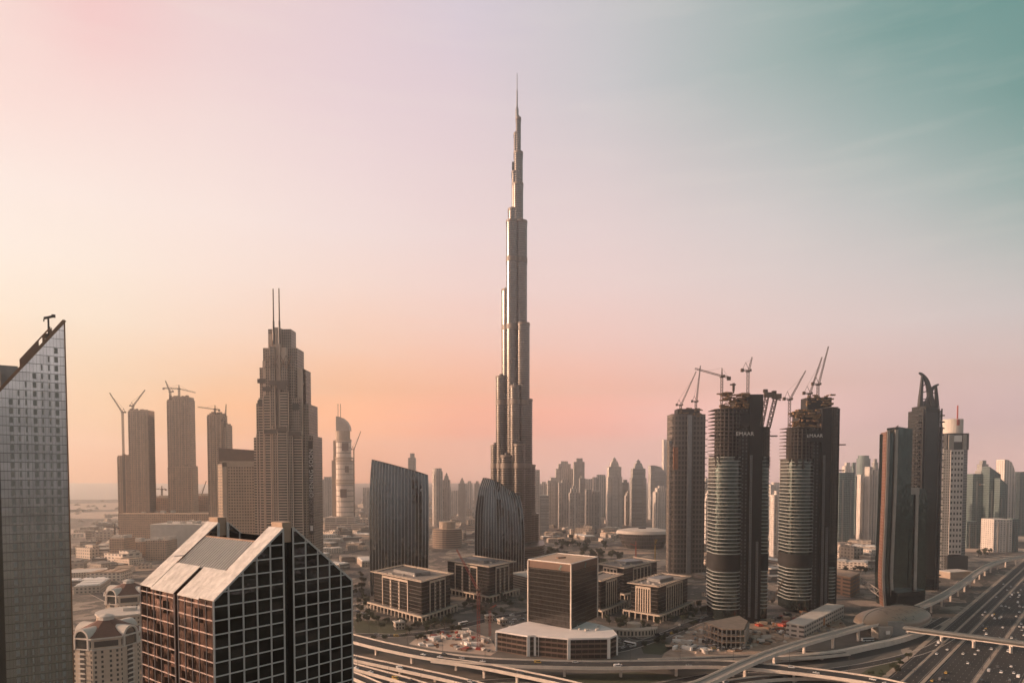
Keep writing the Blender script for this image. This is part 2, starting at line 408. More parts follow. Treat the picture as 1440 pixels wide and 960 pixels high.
M['stone'] = plain('beige_stone', (.50,.41,.33), .8, .12, .2)
M['sandstone'] = plain('sandstone', (.40,.31,.24), .85, .15, .15)
M['dark'] = plain('dark_metal', (.035,.034,.033), .5, .2, .5)
M['steel'] = plain('grey_steel', (.22,.22,.22), .45, .2, .3, .5)
M['brown'] = plain('brown_cladding', (.22,.12,.07), .5, .2, .3)
M['roofgrey'] = plain('roof_gravel', (.24,.21,.19), .9, .3, .2)
M['rooftan'] = plain('tan_roof', (.42,.30,.22), .9, .2, .2)
M['redtile'] = plain('red_brown_tiles', (.13,.06,.042), .8, .25, .5)
M['asphalt'] = plain('asphalt', (.026,.026,.027), .95, .4, .05, detail=9)
M['paint'] = plain('road_paint', (.34,.33,.32), .8, .25, .5)
M['parapet'] = plain('parapet_concrete', (.62,.54,.47), .85, .15, .15)
M['yellow'] = plain('crane_yellow', (.45,.28,.06), .5, .2, .5)
M['cranered'] = plain('crane_red', (.38,.06,.035), .55, .2, .5)
M['cranedark'] = plain('crane_dark', (.10,.07,.05), .6, .2, .5)
M['glassdark'] = mirror('dark_glass', (.10,.11,.115), .08)
M['foliage'] = plain('foliage', (.042,.052,.026), .9, .5, .25, objvar=.35)
M['bark'] = plain('bark', (.12,.085,.06), .9, .3, 2)
M['grass'] = plain('grass', (.055,.06,.03), .95, .35, .06)
M['sand'] = plain('sand', (.46,.36,.29), .95, .25, .03)
M['tank'] = plain('roof_tank', (.5,.47,.44), .6, .1, .5)
# ---------------- air ----------------
hz = MB().box(0, 5000, -1.2, 17000, 19000, 842)
hzm = bpy.data.materials.new('haze'); hzm.use_nodes = True; t = hzm.node_tree; t.nodes.clear()
v = nn(t, 'ShaderNodeVolumePrincipled'); o_ = nn(t, 'ShaderNodeOutputMaterial'); t.links.new(v.outputs[0], o_.inputs['Volume'])
v.inputs['Color'].default_value = (0.95, 0.96, 0.96, 1); v.inputs['Density'].default_value = 0.00015; v.inputs['Anisotropy'].default_value = 0.80
structure('haze', hz, hzm, 'stuff')

# ---------------- ground ----------------
gm_, t, b = newmat('city_ground')
tcn = nn(t, 'ShaderNodeTexCoord')
def gnoise(sc, det, lo, hi):
    n = nn(t, 'ShaderNodeTexNoise'); t.links.new(tcn.outputs['Object'], n.inputs[0]); n.inputs['Scale'].default_value = sc; n.inputs['Detail'].default_value = det
    r = nn(t, 'ShaderNodeMapRange'); t.links.new(n.outputs[0], r.inputs[0]); r.inputs[1].default_value = lo; r.inputs[2].default_value = hi
    return r.outputs[0]
def voro(sc, feat='F1', metric='MANHATTAN'):
    n = nn(t, 'ShaderNodeTexVoronoi'); n.feature = feat
    if feat == 'F1': n.distance = metric
    mp = nn(t, 'ShaderNodeMapping'); mp.inputs['Rotation'].default_value = (0, 0, .6); t.links.new(tcn.outputs['Object'], mp.inputs[0]); t.links.new(mp.outputs[0], n.inputs['Vector']); n.inputs['Scale'].default_value = sc
    return n
def sep(n):
    q = nn(t, 'ShaderNodeSeparateColor'); t.links.new(n.outputs['Color'], q.inputs[0]); return q
c = mixc(t, gnoise(.006, 6, .40, .62), (.062,.057,.052), (.22,.175,.145))
v1, v2 = voro(.018), voro(.065)
q1, q2 = sep(v1), sep(v2)
def ramp(x, lo, hi):
    r = nn(t, 'ShaderNodeMapRange'); t.links.new(x, r.inputs[0]); r.inputs[1].default_value = lo; r.inputs[2].default_value = hi; return r.outputs[0]
c = mixc(t, mth(t, 'MULTIPLY', ramp(q1.outputs[0], .55, .6), .75), c, (.29,.235,.19))
c = mixc(t, mth(t, 'MULTIPLY', ramp(q1.outputs[1], .72, .75), .8), c, (.045,.045,.036))
c = mixc(t, mth(t, 'MULTIPLY', ramp(q2.outputs[0], .70, .73), .8), c, (.36,.30,.25))
c = mixc(t, mth(t, 'MULTIPLY', ramp(q2.outputs[1], .70, .73), .8), c, (.05,.045,.04))
ve = voro(.010, 'DISTANCE_TO_EDGE'); c = mixc(t, ramp(ve.outputs['Distance'], .055, .045), c, (.06,.056,.053))
c = mixc(t, gnoise(.03, 8, .52, .68), c, (.10,.09,.075))
c = mixc(t, gnoise(.25, 8, .56, .72), c, (.36,.28,.22))
c = mixc(t, gnoise(.5, 8, .58, .72), c, (.05,.046,.04))
t.links.new(c, b.inputs['Base Color']); b.inputs['Roughness'].default_value = 0.95
g = MB(); n = 64
g.face([(8300*cos(2*pi*i/n), 5000+8300*sin(2*pi*i/n), 0) for i in range(n)])
structure('ground', g, gm_)

def flat(name, pts, mat, z=0.004, label=None):
    mb = MB(); mb.face([(p[0], p[1], z) for p in ccw(pts)]); return structure(name, mb, mat, label=label)
def blob(px, py, rx, ry, n=22, seed=1, rough=.25):
    r = random.Random(seed); c = G(px, py)
    ph = [r.uniform(0, 6.28) for _ in range(3)]
    return [Vector((c.x+rx*cos(a)*(1+rough*sin(2*a+ph[0])*.6+rough*sin(5*a+ph[1])*.4), c.y+ry*sin(a)*(1+rough*sin(3*a+ph[2])))) for a in [2*pi*i/n for i in range(n)]]
def gpoly(pp, z=0.0): return [G(x, y, z) for x, y in pp]

# asphalt, lawn and bare-sand areas read off the plan of the place
flat('paved_ground', gpoly([(470,962),(470,905),(540,872),(700,858),(900,880),(1180,868),(1260,905),(1300,962)]), plain('paving', (.13,.115,.10), .9, .35, .04), .004)
flat('site_sand', gpoly([(930,925),(945,900),(985,880),(1040,872),(1110,880),(1180,868),(1195,885),(1120,905),(1060,922)]), plain('building_site_sand', (.34,.25,.19), .95, .4, .12, detail=10), .010)
flat('site_sand', gpoly([(575,905),(600,885),(650,880),(690,898),(700,915),(690,921),(620,914)]), M['sand'], .010)
flat('lawn', gpoly([(1195,955),(1225,938),(1290,918),(1322,912),(1300,938),(1282,962),(1210,964)]), M['grass'], .010)
flat('lawn', gpoly([(700,952),(900,944),(960,950),(900,962),(720,966)]), M['grass'], .012)
flat('lawn', gpoly([(497,872),(560,872),(585,884),(560,892),(500,889)]), M['grass'], .010)
flat('lawn', gpoly([(900,905),(930,899),(950,908),(930,920),(905,918)]), M['grass'], .010)
for k, (px, py, rx, ry, mt) in enumerate([(480,752,200,120,'sand'),(140,748,330,150,'sand'),(235,722,420,260,'sand'),(130,712,500,400,'sand'),(130,800,90,60,'rooftan'),(1400,757,130,70,'sand'),(1405,800-27,120,40,'sand'),(1340,803,40,14,'sand'),
        (1205,745,90,60,'sand'),(1200,770,70,40,'rooftan'),(690,765,120,40,'sand'),(900,790,90,40,'sand'),(860,776,80,30,'rooftan')]):
    flat('sand_lot', blob(px, py, rx, ry, 26, k), M[mt], .016+.002*k)

flat('dark_reflected_sheet', [(-3000,-3000),(3000,-3000),(3000,150),(-3000,150)], plain('dark_reflected_ground', (.035,.04,.026), .95, .4, .02), .006)  # unseen dark sheet behind the camera, added for the glass to reflect
wt = plain('haze_glow_tone', (.30,.25,.21), .28, .1, .002)
flat('haze_glow_sheet', [G(-150,703), G(150,702), G(300,699), G(352,696), G(352,681), G(200,679), G(-150,679)], wt, .03)  # added glossy sheet, stands in for the bright haze at the far left
# ---------------- ground-level roads ----------------
def road(name, pix, w, lanes=2, z=0.03, kerb=True, world=None, mark=True):
    path = smooth_path(world if world else [G(x, y) for x, y in pix], 6)
    mb = MB(); ribbon(mb, path, -w/2, w/2, z)
    structure(name, mb, M['asphalt'])
    if kerb:
        kb = MB()
        for s in (-1, 1): beam(kb, path, s*w/2 if s < 0 else w/2, s*(w/2+.35) if s < 0 else w/2+.35, 0, .16)
        structure('kerb', kb, M['parapet'])
    if mark:
        mk = MB()
        for i in range(1, lanes): dashes(mk, path, -w/2+w*i/lanes, .22, 3, 7, z+.008)
        for s in (-1, 1): ribbon(mk, path, s*(w/2-.5)-.13, s*(w/2-.5)+.13, z+.006)
        structure('lane_marking', mk, M['paint'])
    return path
ROAD = {}
ROAD['office'] = road('road', [(440,905),(500,893),(560,893),(610,888),(650,880),(700,868),(745,860)], 13, 3, .030)
ROAD['site'] = road('road', [(830,918),(870,913),(905,903),(940,890),(985,872),(1040,858)], 13, 3, .042)
ROAD['loop'] = road('road', [(730,884),(860,886),(900,899),(950,888)], 8, 2, .036)
ROAD['left'] = road('road', [(60,772),(110,798),(160,822),(220,852),(300,905)], 22, 5, .030)
ROAD['left2'] = road('road', [(60,800),(110,822),(160,846),(230,885)], 14, 3, .034)
ROAD['far'] = road('road', [(437,775),(480,778),(520,772),(600,762),(680,760)], 16, 3, .03)
ROAD['far2'] = road('road', [(420,742),(470,751),(520,757)], 14, 3, .03, kerb=False)
ROAD['under'] = road('road', [(600,968),(720,956),(830,966)], 9, 2, .05)
ROAD['under2'] = road('road', [(850,975),(930,962),(1000,949),(1090,938)], 9, 2, .056)

# the wide highway: dead straight, so it is laid out in metres along its own axis
HU = Vector((0.667, 0.745, 0)).normalized(); HN = Vector((-HU.y, HU.x, 0)); H0 = G(1300, 957)
def hw(s, o, z=0.0): return H0+HU*s+HN*o+Vector((0,0,z))
def hwpath(o, s0=-60, s1=2600, z=0.0, n=24): return [hw(s0+(s1-s0)*(i/n)**1.6, o, z) for i in range(n+1)]
mb = MB(); pa = hwpath(0); ribbon(mb, pa, -58, -1.2, .02); ribbon(mb, pa, 1.2, 22, .022); structure('highway', mb, M['asphalt'])
mk = MB()
for lo, hi, nl in ((-25.5, -2.2, 6), (-52, -29.5, 6), (2.5, 10.5, 2), (13, 20.5, 2)):
    for i in range(nl+1):
        o = lo+(hi-lo)*i/nl
        if i in (0, nl): ribbon(mk, pa, o-.12, o+.12, .030)
        else: dashes(mk, hwpath(0, -60, 900, n=3), o, .24, 3, 8, .032)
structure('lane_marking', mk, M['paint'])
md = MB()
for o0, o1, h in ((-1.2, 1.2, .5), (-29, -26.2, .3), (-58, -53.5, .3), (10.9, 12.6, .35), (22, 26, .15)): beam(md, pa, o0, o1, 0, h)
structure('median', md, plain('median_paving', (.34,.28,.23), .9, .3, .1))

def flyover(label, pix, w, z, piers=(), lanes=3, group='flyovers of the junction', z1=None, world=None, name='flyover', deckmat='asphalt', pier_w=1.8, par=0.9):
    zz = [z if z1 is None else z+(z1-z)*i/(len(pix)-1) for i in range(len(pix))] if world is None else None
    path = smooth_path([G(x, y, q) for (x, y), q in zip(pix, zz)] if world is None else world, 8)
    r = thing(name, label, 'flyover' if name == 'flyover' else 'viaduct', (path[len(path)//2].x, path[len(path)//2].y, 0), group)
    d = MB(); beam(d, path, -w/2, w/2, -1.3, 0); part('deck', d, M['parapet'], r)
    a = MB(); ribbon(a, path, -w/2+.35, w/2-.35, .02); part('road_surface', a, M[deckmat], r)
    for s in (-1, 1):
        q = MB(); beam(q, path, min(s*w/2, s*(w/2-.35)), max(s*w/2, s*(w/2-.35)), .004, par+.25); part('parapet', q, M['parapet'], r)
    mk = MB()
    for i in range(1, lanes): dashes(mk, path, -w/2+.35+(w-.7)*i/lanes, .26, 3, 6, .03)
    for s in (-1, 1): ribbon(mk, path, s*(w/2-.9)-.1, s*(w/2-.9)+.1, .032)
    if lanes > 1: part('lane_marking', mk, M['paint'], r)
    tot = plen(path)
    for f in piers:
        p, tg = along(path, tot*f); ang = atan2(tg.y, tg.x)
        pb = MB(); pb.box(p.x, p.y, 0, pier_w, pier_w, max(.6, p.z-3.2), ang)
        pb.prism(rect(p.x, p.y, pier_w, pier_w, ang), p.z-3.2, p.z-1.3, top=rect(p.x, p.y, pier_w*1.1, w*.55, ang), cap=False)
        part('pier', pb, M['parapet'], r)
    return path
ROAD['main'] = flyover('wide curving flyover passing in front of the white podium building', [(430,880),(493,896.5),(553,911),(615,922.5),(690,930),(763,933),(836,934.5),(890,934),(960,933),(1030,934),(1100,940),(1170,948),(1240,959),(1300,974)], 17, 9, [.12,.2,.28,.36,.44,.52,.6,.68,.76,.84], 4)
ROAD['rampA'] = flyover('narrow ramp peeling off the wide flyover towards the bottom of the picture', [(610,926.5),(650,931.5),(690,938),(745,949),(800,961),(850,975)], 10, 8.6, [.3,.5,.7,.9], 2)
ROAD['upper'] = flyover('ramp rising behind the wide flyover below the building site', [(900,929.5),(960,927.5),(1020,925),(1080,923),(1140,922),(1190,917)], 9, 7.5, [.25,.45,.65,.85], 2, z1=3)
ROAD['rampB'] = flyover('low ramp right of the gabled glass building, just under the wide flyover', [(460,914),(493,923.5),(560,938),(630,953),(690,968)], 10, 4.5, [.3,.5,.7,.9], 2)
ROAD['rampC'] = flyover('two lane ramp with three white cars at the lower left of the junction', [(460,925),(493,935.5),(530,945.5),(570,956.5),(620,972)], 10, 6.5, [.3,.6,.85], 2)
ROAD['rampD'] = flyover('short stretch of ramp right beside the gabled glass building', [(455,935),(493,948),(520,959),(550,973)], 9, 6.5, [.4,.8], 2)
ROAD['low'] = flyover('low curved ramp crossing under the metro viaduct', [(950,978),(1000,965),(1043,957.5),(1089,952.5),(1150,951),(1210,957),(1270,969)], 10, 3.6, [.2,.4,.6,.8], 2)
# depressed road with its sunlit retaining wall
pth = smooth_path([G(x, y) for x, y in [(1080,935),(1140,930),(1190,924),(1232,915),(1275,905),(1310,893)]], 8)
mb = MB(); beam(mb, pth, 4.5, 5.0, 0, 4.6); ribbon(mb, pth, 4.5, 9, 4.61)
single('retaining_wall', mb, M['parapet'], 'long pale retaining wall curving below the metro station', 'wall', (pth[0].x, pth[0].y, 0)) if False else None
rw = single('retaining_wall', mb, M['parapet'], 'long pale retaining wall curving below the metro station', 'wall')
rd = MB(); ribbon(rd, pth, -7, 4.4, .06); structure('road', rd, M['asphalt'])
road('road', [(1100,949),(1160,943),(1215,935),(1270,923),(1310,910),(1345,890)], 9, 2, .062)
road('road', [(1120,915),(1170,917),(1215,912),(1250,905),(1290,890),(1330,868)], 8, 2, .066)
# metro viaduct
ROAD['metroA'] = flyover('metro viaduct rising from the bottom of the picture to the shell station', [(960,970),(996,957),(1037,938),(1080,920),(1125,905),(1170,892),(1215,880),(1245,874)], 9.5, 12, [.12,.27,.42,.57,.72,.86], 1, 'metro viaduct spans', name='viaduct', deckmat='concrete', par=1.3)
ROAD['metroB'] = flyover('metro viaduct curving away beyond the shell station along the highway', [(1270,862),(1300,850),(1330,835),(1357,818),(1375,804),(1395,793),(1420,785.5),(1460,779)], 9.5, 12, [i/16 for i in range(1, 16)], 1, 'metro viaduct spans', name='viaduct', deckmat='concrete', par=1.3)
# =====================================================================
# near buildings
# =====================================================================
def xf(loc, ang=0.0, sc=(1,1,1)):
    return Matrix.Translation(Vector(loc)) @ Matrix.Rotation(ang, 4, 'Z') @ Matrix.Diagonal((*sc, 1))

# ---- glass tower with a slanted top at the left edge ----
D = 220.0; TH0 = radians(34); tt = Vector((cos(TH0), sin(TH0), 0)); tb = Vector((-tt.y, tt.x, 0))
R0 = P(90, 452, D)
def FP(px, py, back=0.0):
    """(s, z) where a sight line meets the tower's front plane, s metres along the face from its right edge"""
    o = Vector((R0.x, R0.y, 0))+tb*back; d = ray(px, py)
    t = o.dot(tb)/d.dot(tb); p = d*t
    return (p-o).dot(tt), HC+p.z
WL, ZL = FP(-3, 552); sl = (R0.z-ZL)/(0-WL)
tw = thing('slanted_glass_tower', 'tall glass tower with a steep slanted top and pale window columns at the left edge', 'tower', (R0.x, R0.y, 0), rot=TH0)
g_sl = mirror('silver_glass', (.70,.69,.69), .10, .006, .12, .9, (2.7, 2.8), .012, .08)
gt = g_sl.node_tree; gb = gt.nodes['Principled BSDF']
uvn = nn(gt, 'ShaderNodeUVMap'); uvn.uv_map = 'UVMap'; sp = nn(gt, 'ShaderNodeSeparateXYZ'); gt.links.new(uvn.outputs[0], sp.inputs[0])
l1 = mth(gt, 'LESS_THAN', mth(gt, 'FRACT', mth(gt, 'DIVIDE', sp.outputs[1], 2.8)), .07)
l2 = mth(gt, 'LESS_THAN', mth(gt, 'FRACT', mth(gt, 'DIVIDE', sp.outputs[0], .9)), .09)
jm = mth(gt, 'MAXIMUM', l1, mth(gt, 'MULTIPLY', l2, .6))
src = gb.inputs['Base Color'].links[0].from_socket
gt.links.new(mixc(gt, mth(gt, 'MULTIPLY', jm, .7), src, (.07,.065,.06)), gb.inputs['Base Color'])
lp = lambda n_, mb_, mt_, par_=None: part(n_, mb_, mt_, par_ or tw, local=True)
body = MB()
body.prism([Vector((WL,0)), Vector((0,0)), Vector((-.6,13)), Vector((WL,13))], 0, [ZL, R0.z, R0.z, ZL]); lp('facade', body, g_sl)
eb = MB(); eb.box(.1, -.1, 0, .4, .5, R0.z+.3); eb.bar((WL-.2, -.15, ZL), (.3, -.15, R0.z+.35), .6, .8); lp('edge_trim', eb, M['brown'])
zt = FP(10, 517, 6)[1]
lb = MB(); lb.prism([Vector((WL-45, 2)), Vector((WL-.02, 2)), Vector((WL-.02, 12)), Vector((WL-45, 12))], 0, zt); lp('side_wing', lb, mirror('wing_glass', (.16,.155,.15), .12, .02, .2, .8))
wx1 = FP(25, 515, 14)[0]
wb = MB(); wb.prism([Vector((WL, 13.02)), Vector((wx1, 13.02)), Vector((wx1, 15)), Vector((WL, 15))], 0, FP(20, 515, 14)[1]); lp('rear_wall', wb, M['steel'])
def slx(px): return FP(px, 500)[0]
def slant(px, up): return ZL+(slx(px)-WL)*sl+up
sb = MB(); yb = .8
def scr(px0, px1, u0, u1):
    x0, x1 = slx(px0), slx(px1)
    f = [Vector((x, yb, z)) for x, z in ((x0, slant(px0, u0)), (x1, slant(px1, u0)), (x1, slant(px1, u1)), (x0, slant(px0, u1)))]
    k = [p+Vector((0,.8,0)) for p in f]
    sb.face(f); sb.face(k[::-1])
    for i in range(4): sb.face([f[(i+1) % 4], f[i], k[i], k[(i+1) % 4]])
scr(27, 72, 2.6, 3.2); scr(27, 80, .05, .9); scr(27, 55, .9, 2.6); scr(60, 64, .9, 2.6); scr(70, 74, .9, 2.4); scr(74, 90, .05, 1.2)
lp('roof_screen', sb, M['brown'])
bm_ = MB(); x, _z = FP(68.5, 470, 4); zb = slant(68.5, 0)
bm_.box(x, 4, zb-3, .9, .9, 4.5); bm_.box(x-.1, 4, zb+.6, 1.8, 1.6, 1.5); zz = FP(68, 446, 4)[1]
bm_.bar((x, 4, zb+1), (x, 4, zz), .55)
mc = lp('cleaning_crane', bm_, M['dark'])
ja = MB(); ja.bar((x-1.2, 4, zz-.5), (x+1.5, 4, zz+.5), .7, .7); ja.box(x+1.4, 4, zz+.1, 1.1, .9, .9); ja.box(x-1.2, 4, zz-1.5, .35, .35, .8)
lp('jib', ja, M['dark'], mc)
wm = plain('matt_window', (.30,.30,.285), .55, .12, .6)
cols = [(19,5.4),(30.2,2.4),(40.6,2.4),(53,5.4),(63.7,2.6),(73.7,2.8),(84,5.2)]
k_ = -FP(10, 700)[0]/84.5
ww = {True: MB().box(0, 0, 0, 5.2*k_, .12, 1.75).mesh('window', wm), False: MB().box(0, 0, 0, 2.5*k_, .12, 1.75).mesh('window', wm)}
rows = {True: [], False: []}
for k in range(0, 60):
    z = R0.z-2.8*k-7.6
    if z < 70: break
    for (c, w) in cols:
        x = FP(c, 700)[0]
        if z+1.75+3.2 < ZL+(x-WL)*sl: rows[w > 4].append(xf((x, -.04, z)))
repeat('window', tw, ww[True], rows[True], 60); repeat('window', tw, ww[False], rows[False], 40)
# a cluster of lamps behind the glass
# ---- gabled glass building in the foreground ----
C0 = P(300, 845, 145); ua = Vector((.62, .785, 0)).normalized(); ub = Vector((-ua.y, ua.x, 0))
EZ = C0.z; LA, LB, RISE = 36.8, 34.6, 15.6
def q3(a, b, z): return Vector((C0.x, C0.y, 0))+ua*a+ub*b+Vector((0,0,z))
def q2(a, b): p = q3(a, b, 0); return Vector((p.x, p.y))
gbld = thing('gabled_glass_building', 'black glass building with two pointed gables and a white grid of bars', 'building', (C0.x, C0.y, 0))
def gl_uv(mat_name, col):
    return mirror(mat_name, col, .05, .02, .35, .92, (3.4, 3.02), .16, .6)
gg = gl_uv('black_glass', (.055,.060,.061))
gl_warm = gl_uv('warm_reflection_glass', (.17,.10,.08))  # the black glass again, reddish reflection of the left side put into its colour
fr = plain('white_mullion', (.56,.54,.52), .5, .08, .6)
half = LA/2; NW = 1.3; TH = 5.5                     # half width of the notch, thickness of a gable slab
def slab_poly(b0, b1, name_side, s):
    """one half of a gable slab; s=0 near half, s=1 far half"""
    a0, a1 = (0, half-NW) if s == 0 else (half+NW, LA)
    h0 = EZ if s == 0 else EZ+RISE*(half-NW)/half; h1 = EZ+RISE*(half-NW)/half if s == 0 else EZ
    return [q2(a0,b0), q2(a1,b0), q2(a1,b1), q2(a0,b1)], [h0, h1, h1, h0]
for (b0, b1) in ((0, TH), (LB-TH, LB)):
    for s in (0, 1):
        m_ = MB(); p_, h_ = slab_poly(b0, b1, '', s)
        m_.prism(p_, 0, h_, 0, 1)
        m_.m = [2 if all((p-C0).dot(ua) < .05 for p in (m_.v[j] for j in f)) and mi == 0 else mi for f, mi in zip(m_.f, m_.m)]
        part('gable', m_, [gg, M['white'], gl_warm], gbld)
    m_ = MB(); m_.prism([q2(half-NW,b0+1.4), q2(half+NW,b0+1.4), q2(half+NW,b1-.2), q2(half-NW,b1-.2)], 0, EZ+RISE-4.5)
    part('notch_wall', m_, M['glassdark'], gbld)
    m_ = MB(); m_.prism([q2(half-NW+.1,b0+.5), q2(half+NW-.1,b0+.5), q2(half+NW-.1,b1-.5), q2(half-NW+.1,b1-.5)], EZ+RISE-4.4, EZ+RISE+.3)
    part('ridge_box', m_, M['rooftan'], gbld)
# body between the gables: sides, split by a slit on the left face
SL0, SL1 = 15.6, 17.4
m_ = MB(); t1 = .34
m_.prism([q2(0,TH), q2(0,SL0), q2(half*t1,SL0), q2(half*t1,TH)][::-1], 0, [EZ, EZ, EZ+RISE*t1, EZ+RISE*t1][::-1], 0, 1)
m_.prism([q2(0,SL1), q2(0,LB-TH), q2(half*t1,LB-TH), q2(half*t1,SL1)][::-1], 0, [EZ, EZ, EZ+RISE*t1, EZ+RISE*t1][::-1], 0, 1)
wp = plain('weathered_white_panel', (.56,.53,.50), .55, .4, .5, detail=9, stretch=(1, 1, .25))
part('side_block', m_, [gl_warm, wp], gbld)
m_ = MB(); m_.prism([q2(.9,SL0), q2(half*t1,SL0), q2(half*t1,SL1), q2(.9,SL1)], 0, [EZ-.3, EZ+RISE*t1-.6, EZ+RISE*t1-.6, EZ-.3]); part('slit', m_, M['dark'], gbld)
t2 = .74
m_ = MB(); pz = lambda t: EZ+RISE*t
m_.prism([q2(half*t1,TH), q2(half*t2,TH), q2(half*t2,LB-TH), q2(half*t1,LB-TH)], 60, [pz(t1)-.9, pz(t2)-.9, pz(t2)-.9, pz(t1)-.9])
part('roof_base', m_, M['dark'], gbld)
m_ = MB(); b = TH+.5
lv = plain('louvre_metal', (.36,.36,.35), .4, .1, .4, .4)
while b < LB-TH-.6:
    m_.bar(q3(half*t1, b, pz(t1)-.35), q3(half*t2, b, pz(t2)-.35), .62, .5); b += 1.12
part('louvre_roof', m_, lv, gbld)
m_ = MB()
for b in (TH+.1, LB-TH-.1): m_.bar(q3(half*t1, b, pz(t1)), q3(half*t2+1.5, b, pz(t2+.07)), .3, .5)
m_.bar(q3(half*t2, TH, pz(t2)-.2), q3(half*t2, LB-TH, pz(t2)-.2), .45, .6)
part('roof_rail', m_, M['brown'], gbld)
m_ = MB(); m_.prism([q2(half*t2,TH), q2(LA-half*t2,TH), q2(LA-half*t2,LB-TH), q2(half*t2,LB-TH)], 60, EZ+3); part('well_floor', m_, M['roofgrey'], gbld)
m_ = MB(); m_.prism([q2(half+1.5,10), q2(half+8,10), q2(half+8,20), q2(half+1.5,20)], EZ+3, EZ+9.6); m_.prism([q2(half-3,11), q2(half+1,11), q2(half+1,14), q2(half-3,14)], EZ+3, EZ+7)
part('plant_room', m_, M['white'], gbld)
m_ = MB(); m_.prism([q2(half+1.38,13), q2(half+1.48,13), q2(half+1.48,17), q2(half+1.38,17)], EZ+5.5, EZ+8.8); part('plant_door', m_, M['dark'], gbld)
m_ = MB(); m_.prism([q2(LA-half*t2,TH), q2(LA,TH), q2(LA,LB-TH), q2(LA-half*t2,LB-TH)], 0, [pz(t2), EZ, EZ, pz(t2)], 0, 1); part('rear_block', m_, [gg, wp], gbld)
# copings of the gables: pale panels with joints
for b0 in (0, LB-TH):
    for s in (0, 1):
        m_ = MB()
        n = 9
        for i in range(n):
            f0, f1 = i/n*(half-NW)/half, ((i+1)/n)*(half-NW)/half-.004
            a0, a1 = (half*f0, half*f1) if s == 0 else (LA-half*f0, LA-half*f1)
            for k in range(2):
                c0, c1 = b0-.25+k*(TH+.5)/2, b0-.25+(k+1)*(TH+.5)/2-.05
                pts = [q3(a0,c0,pz(f0)), q3(a1,c0,pz(f1)), q3(a1,c1,pz(f1)), q3(a0,c1,pz(f0))]
                if s == 1: pts = pts[::-1]
                up = [p+Vector((0,0,.32)) for p in pts]
                m_.face(up)
                for j in range(4): m_.face([pts[j], pts[(j+1) % 4], up[(j+1) % 4], up[j]])
        part('coping', m_, wp, gbld)
m_ = MB()
for (b0, b1) in ((TH+.3, SL0), (SL1, LB-TH-.3)):
    n = 5
    for i in range(n):
        for k in range(3):
            c0, c1 = b0+(b1-b0)*i/n, b0+(b1-b0)*(i+1)/n-.07
            f0, f1 = t1*k/3, t1*(k+1)/3-.004
            pts = [q3(half*f0-(.3 if k == 0 else 0),c0,pz(f0)-(.26 if k == 0 else 0)), q3(half*f1,c0,pz(f1)), q3(half*f1,c1,pz(f1)), q3(half*f0-(.3 if k == 0 else 0),c1,pz(f0)-(.26 if k == 0 else 0))]
            up = [p+Vector((0,0,.2)) for p in pts]; m_.face(up)
            for j in range(4): m_.face([pts[j], pts[(j+1) % 4], up[(j+1) % 4], up[j]])
part('eave_panel', m_, wp, gbld)
# white grid on the two visible sides
m_ = MB(); FH = 3.02
def gz(a): return EZ+RISE*(1-abs(a-half)/half)
for base in (0, 1):
    a0, a1 = (0, half-NW) if base == 0 else (half+NW, LA)
    for i in range(6):
        a = a0+(a1-a0)*i/5; wdt_ = .34 if i in (0, 5) else .26
        m_.bar(q3(a, -.06, 60), q3(a, -.06, gz(a)), .3, wdt_)
    for k in range(-20, 6):
        z = EZ-FH*.42+FH*k if True else 0
        if z < 62: continue
        aa, bb = a0, a1
        if z > EZ:
            cut = half*(z-EZ)/RISE
            if base == 0: aa = max(a0, cut)
            else: bb = min(a1, LA-cut)
            if bb-aa < .5: continue
        m_.bar(q3(aa, -.05, z), q3(bb, -.05, z), .22, .28)
    e0, e1 = (0, half-NW) if base == 0 else (LA, half+NW)
    m_.bar(q3(e0, -.1, gz(e0)), q3(e1, -.1, gz(e1)), .4, .3)
part('mullion_grid', m_, fr, gbld)
m_ = MB()
for (b0, b1) in ((0, SL0), (SL1, LB)):
    for i in range(6):
        b = b0+(b1-b0)*i/5; m_.bar(q3(-.06, b, 60), q3(-.06, b, EZ-.3), .26 if i in (0, 5) else .16, .3)
    for k in range(-20, 1):
        z = EZ-FH*.42+FH*k
        if z > 62: m_.bar(q3(-.05, b0, z), q3(-.05, b1, z), .22, .2)
part('mullion_grid', m_, plain('sunlit_tint_mullion', (.45,.36,.33), .5, .08, .6), gbld)  # left side bars: warm sunlight painted into the mullion colour
# inner face of the far gable carries a grid too
m_ = MB(); bb_ = LB-TH-.06
for i in range(9):
    a = LA*i/8
    if abs(a-half) > .5 and gz(a) > EZ+3.2: m_.bar(q3(a, bb_, EZ+3), q3(a, bb_, gz(a)), .25)
m_.bar(q3(half*.3, bb_, EZ+7), q3(LA-half*.3, bb_, EZ+7), .25)
m_.bar(q3(half-NW, bb_, EZ+3), q3(half-NW, bb_, EZ+RISE-1), .5); m_.bar(q3(half+NW, bb_, EZ+3), q3(half+NW, bb_, EZ+RISE-1), .5)
part('inner_frame', m_, fr, gbld)
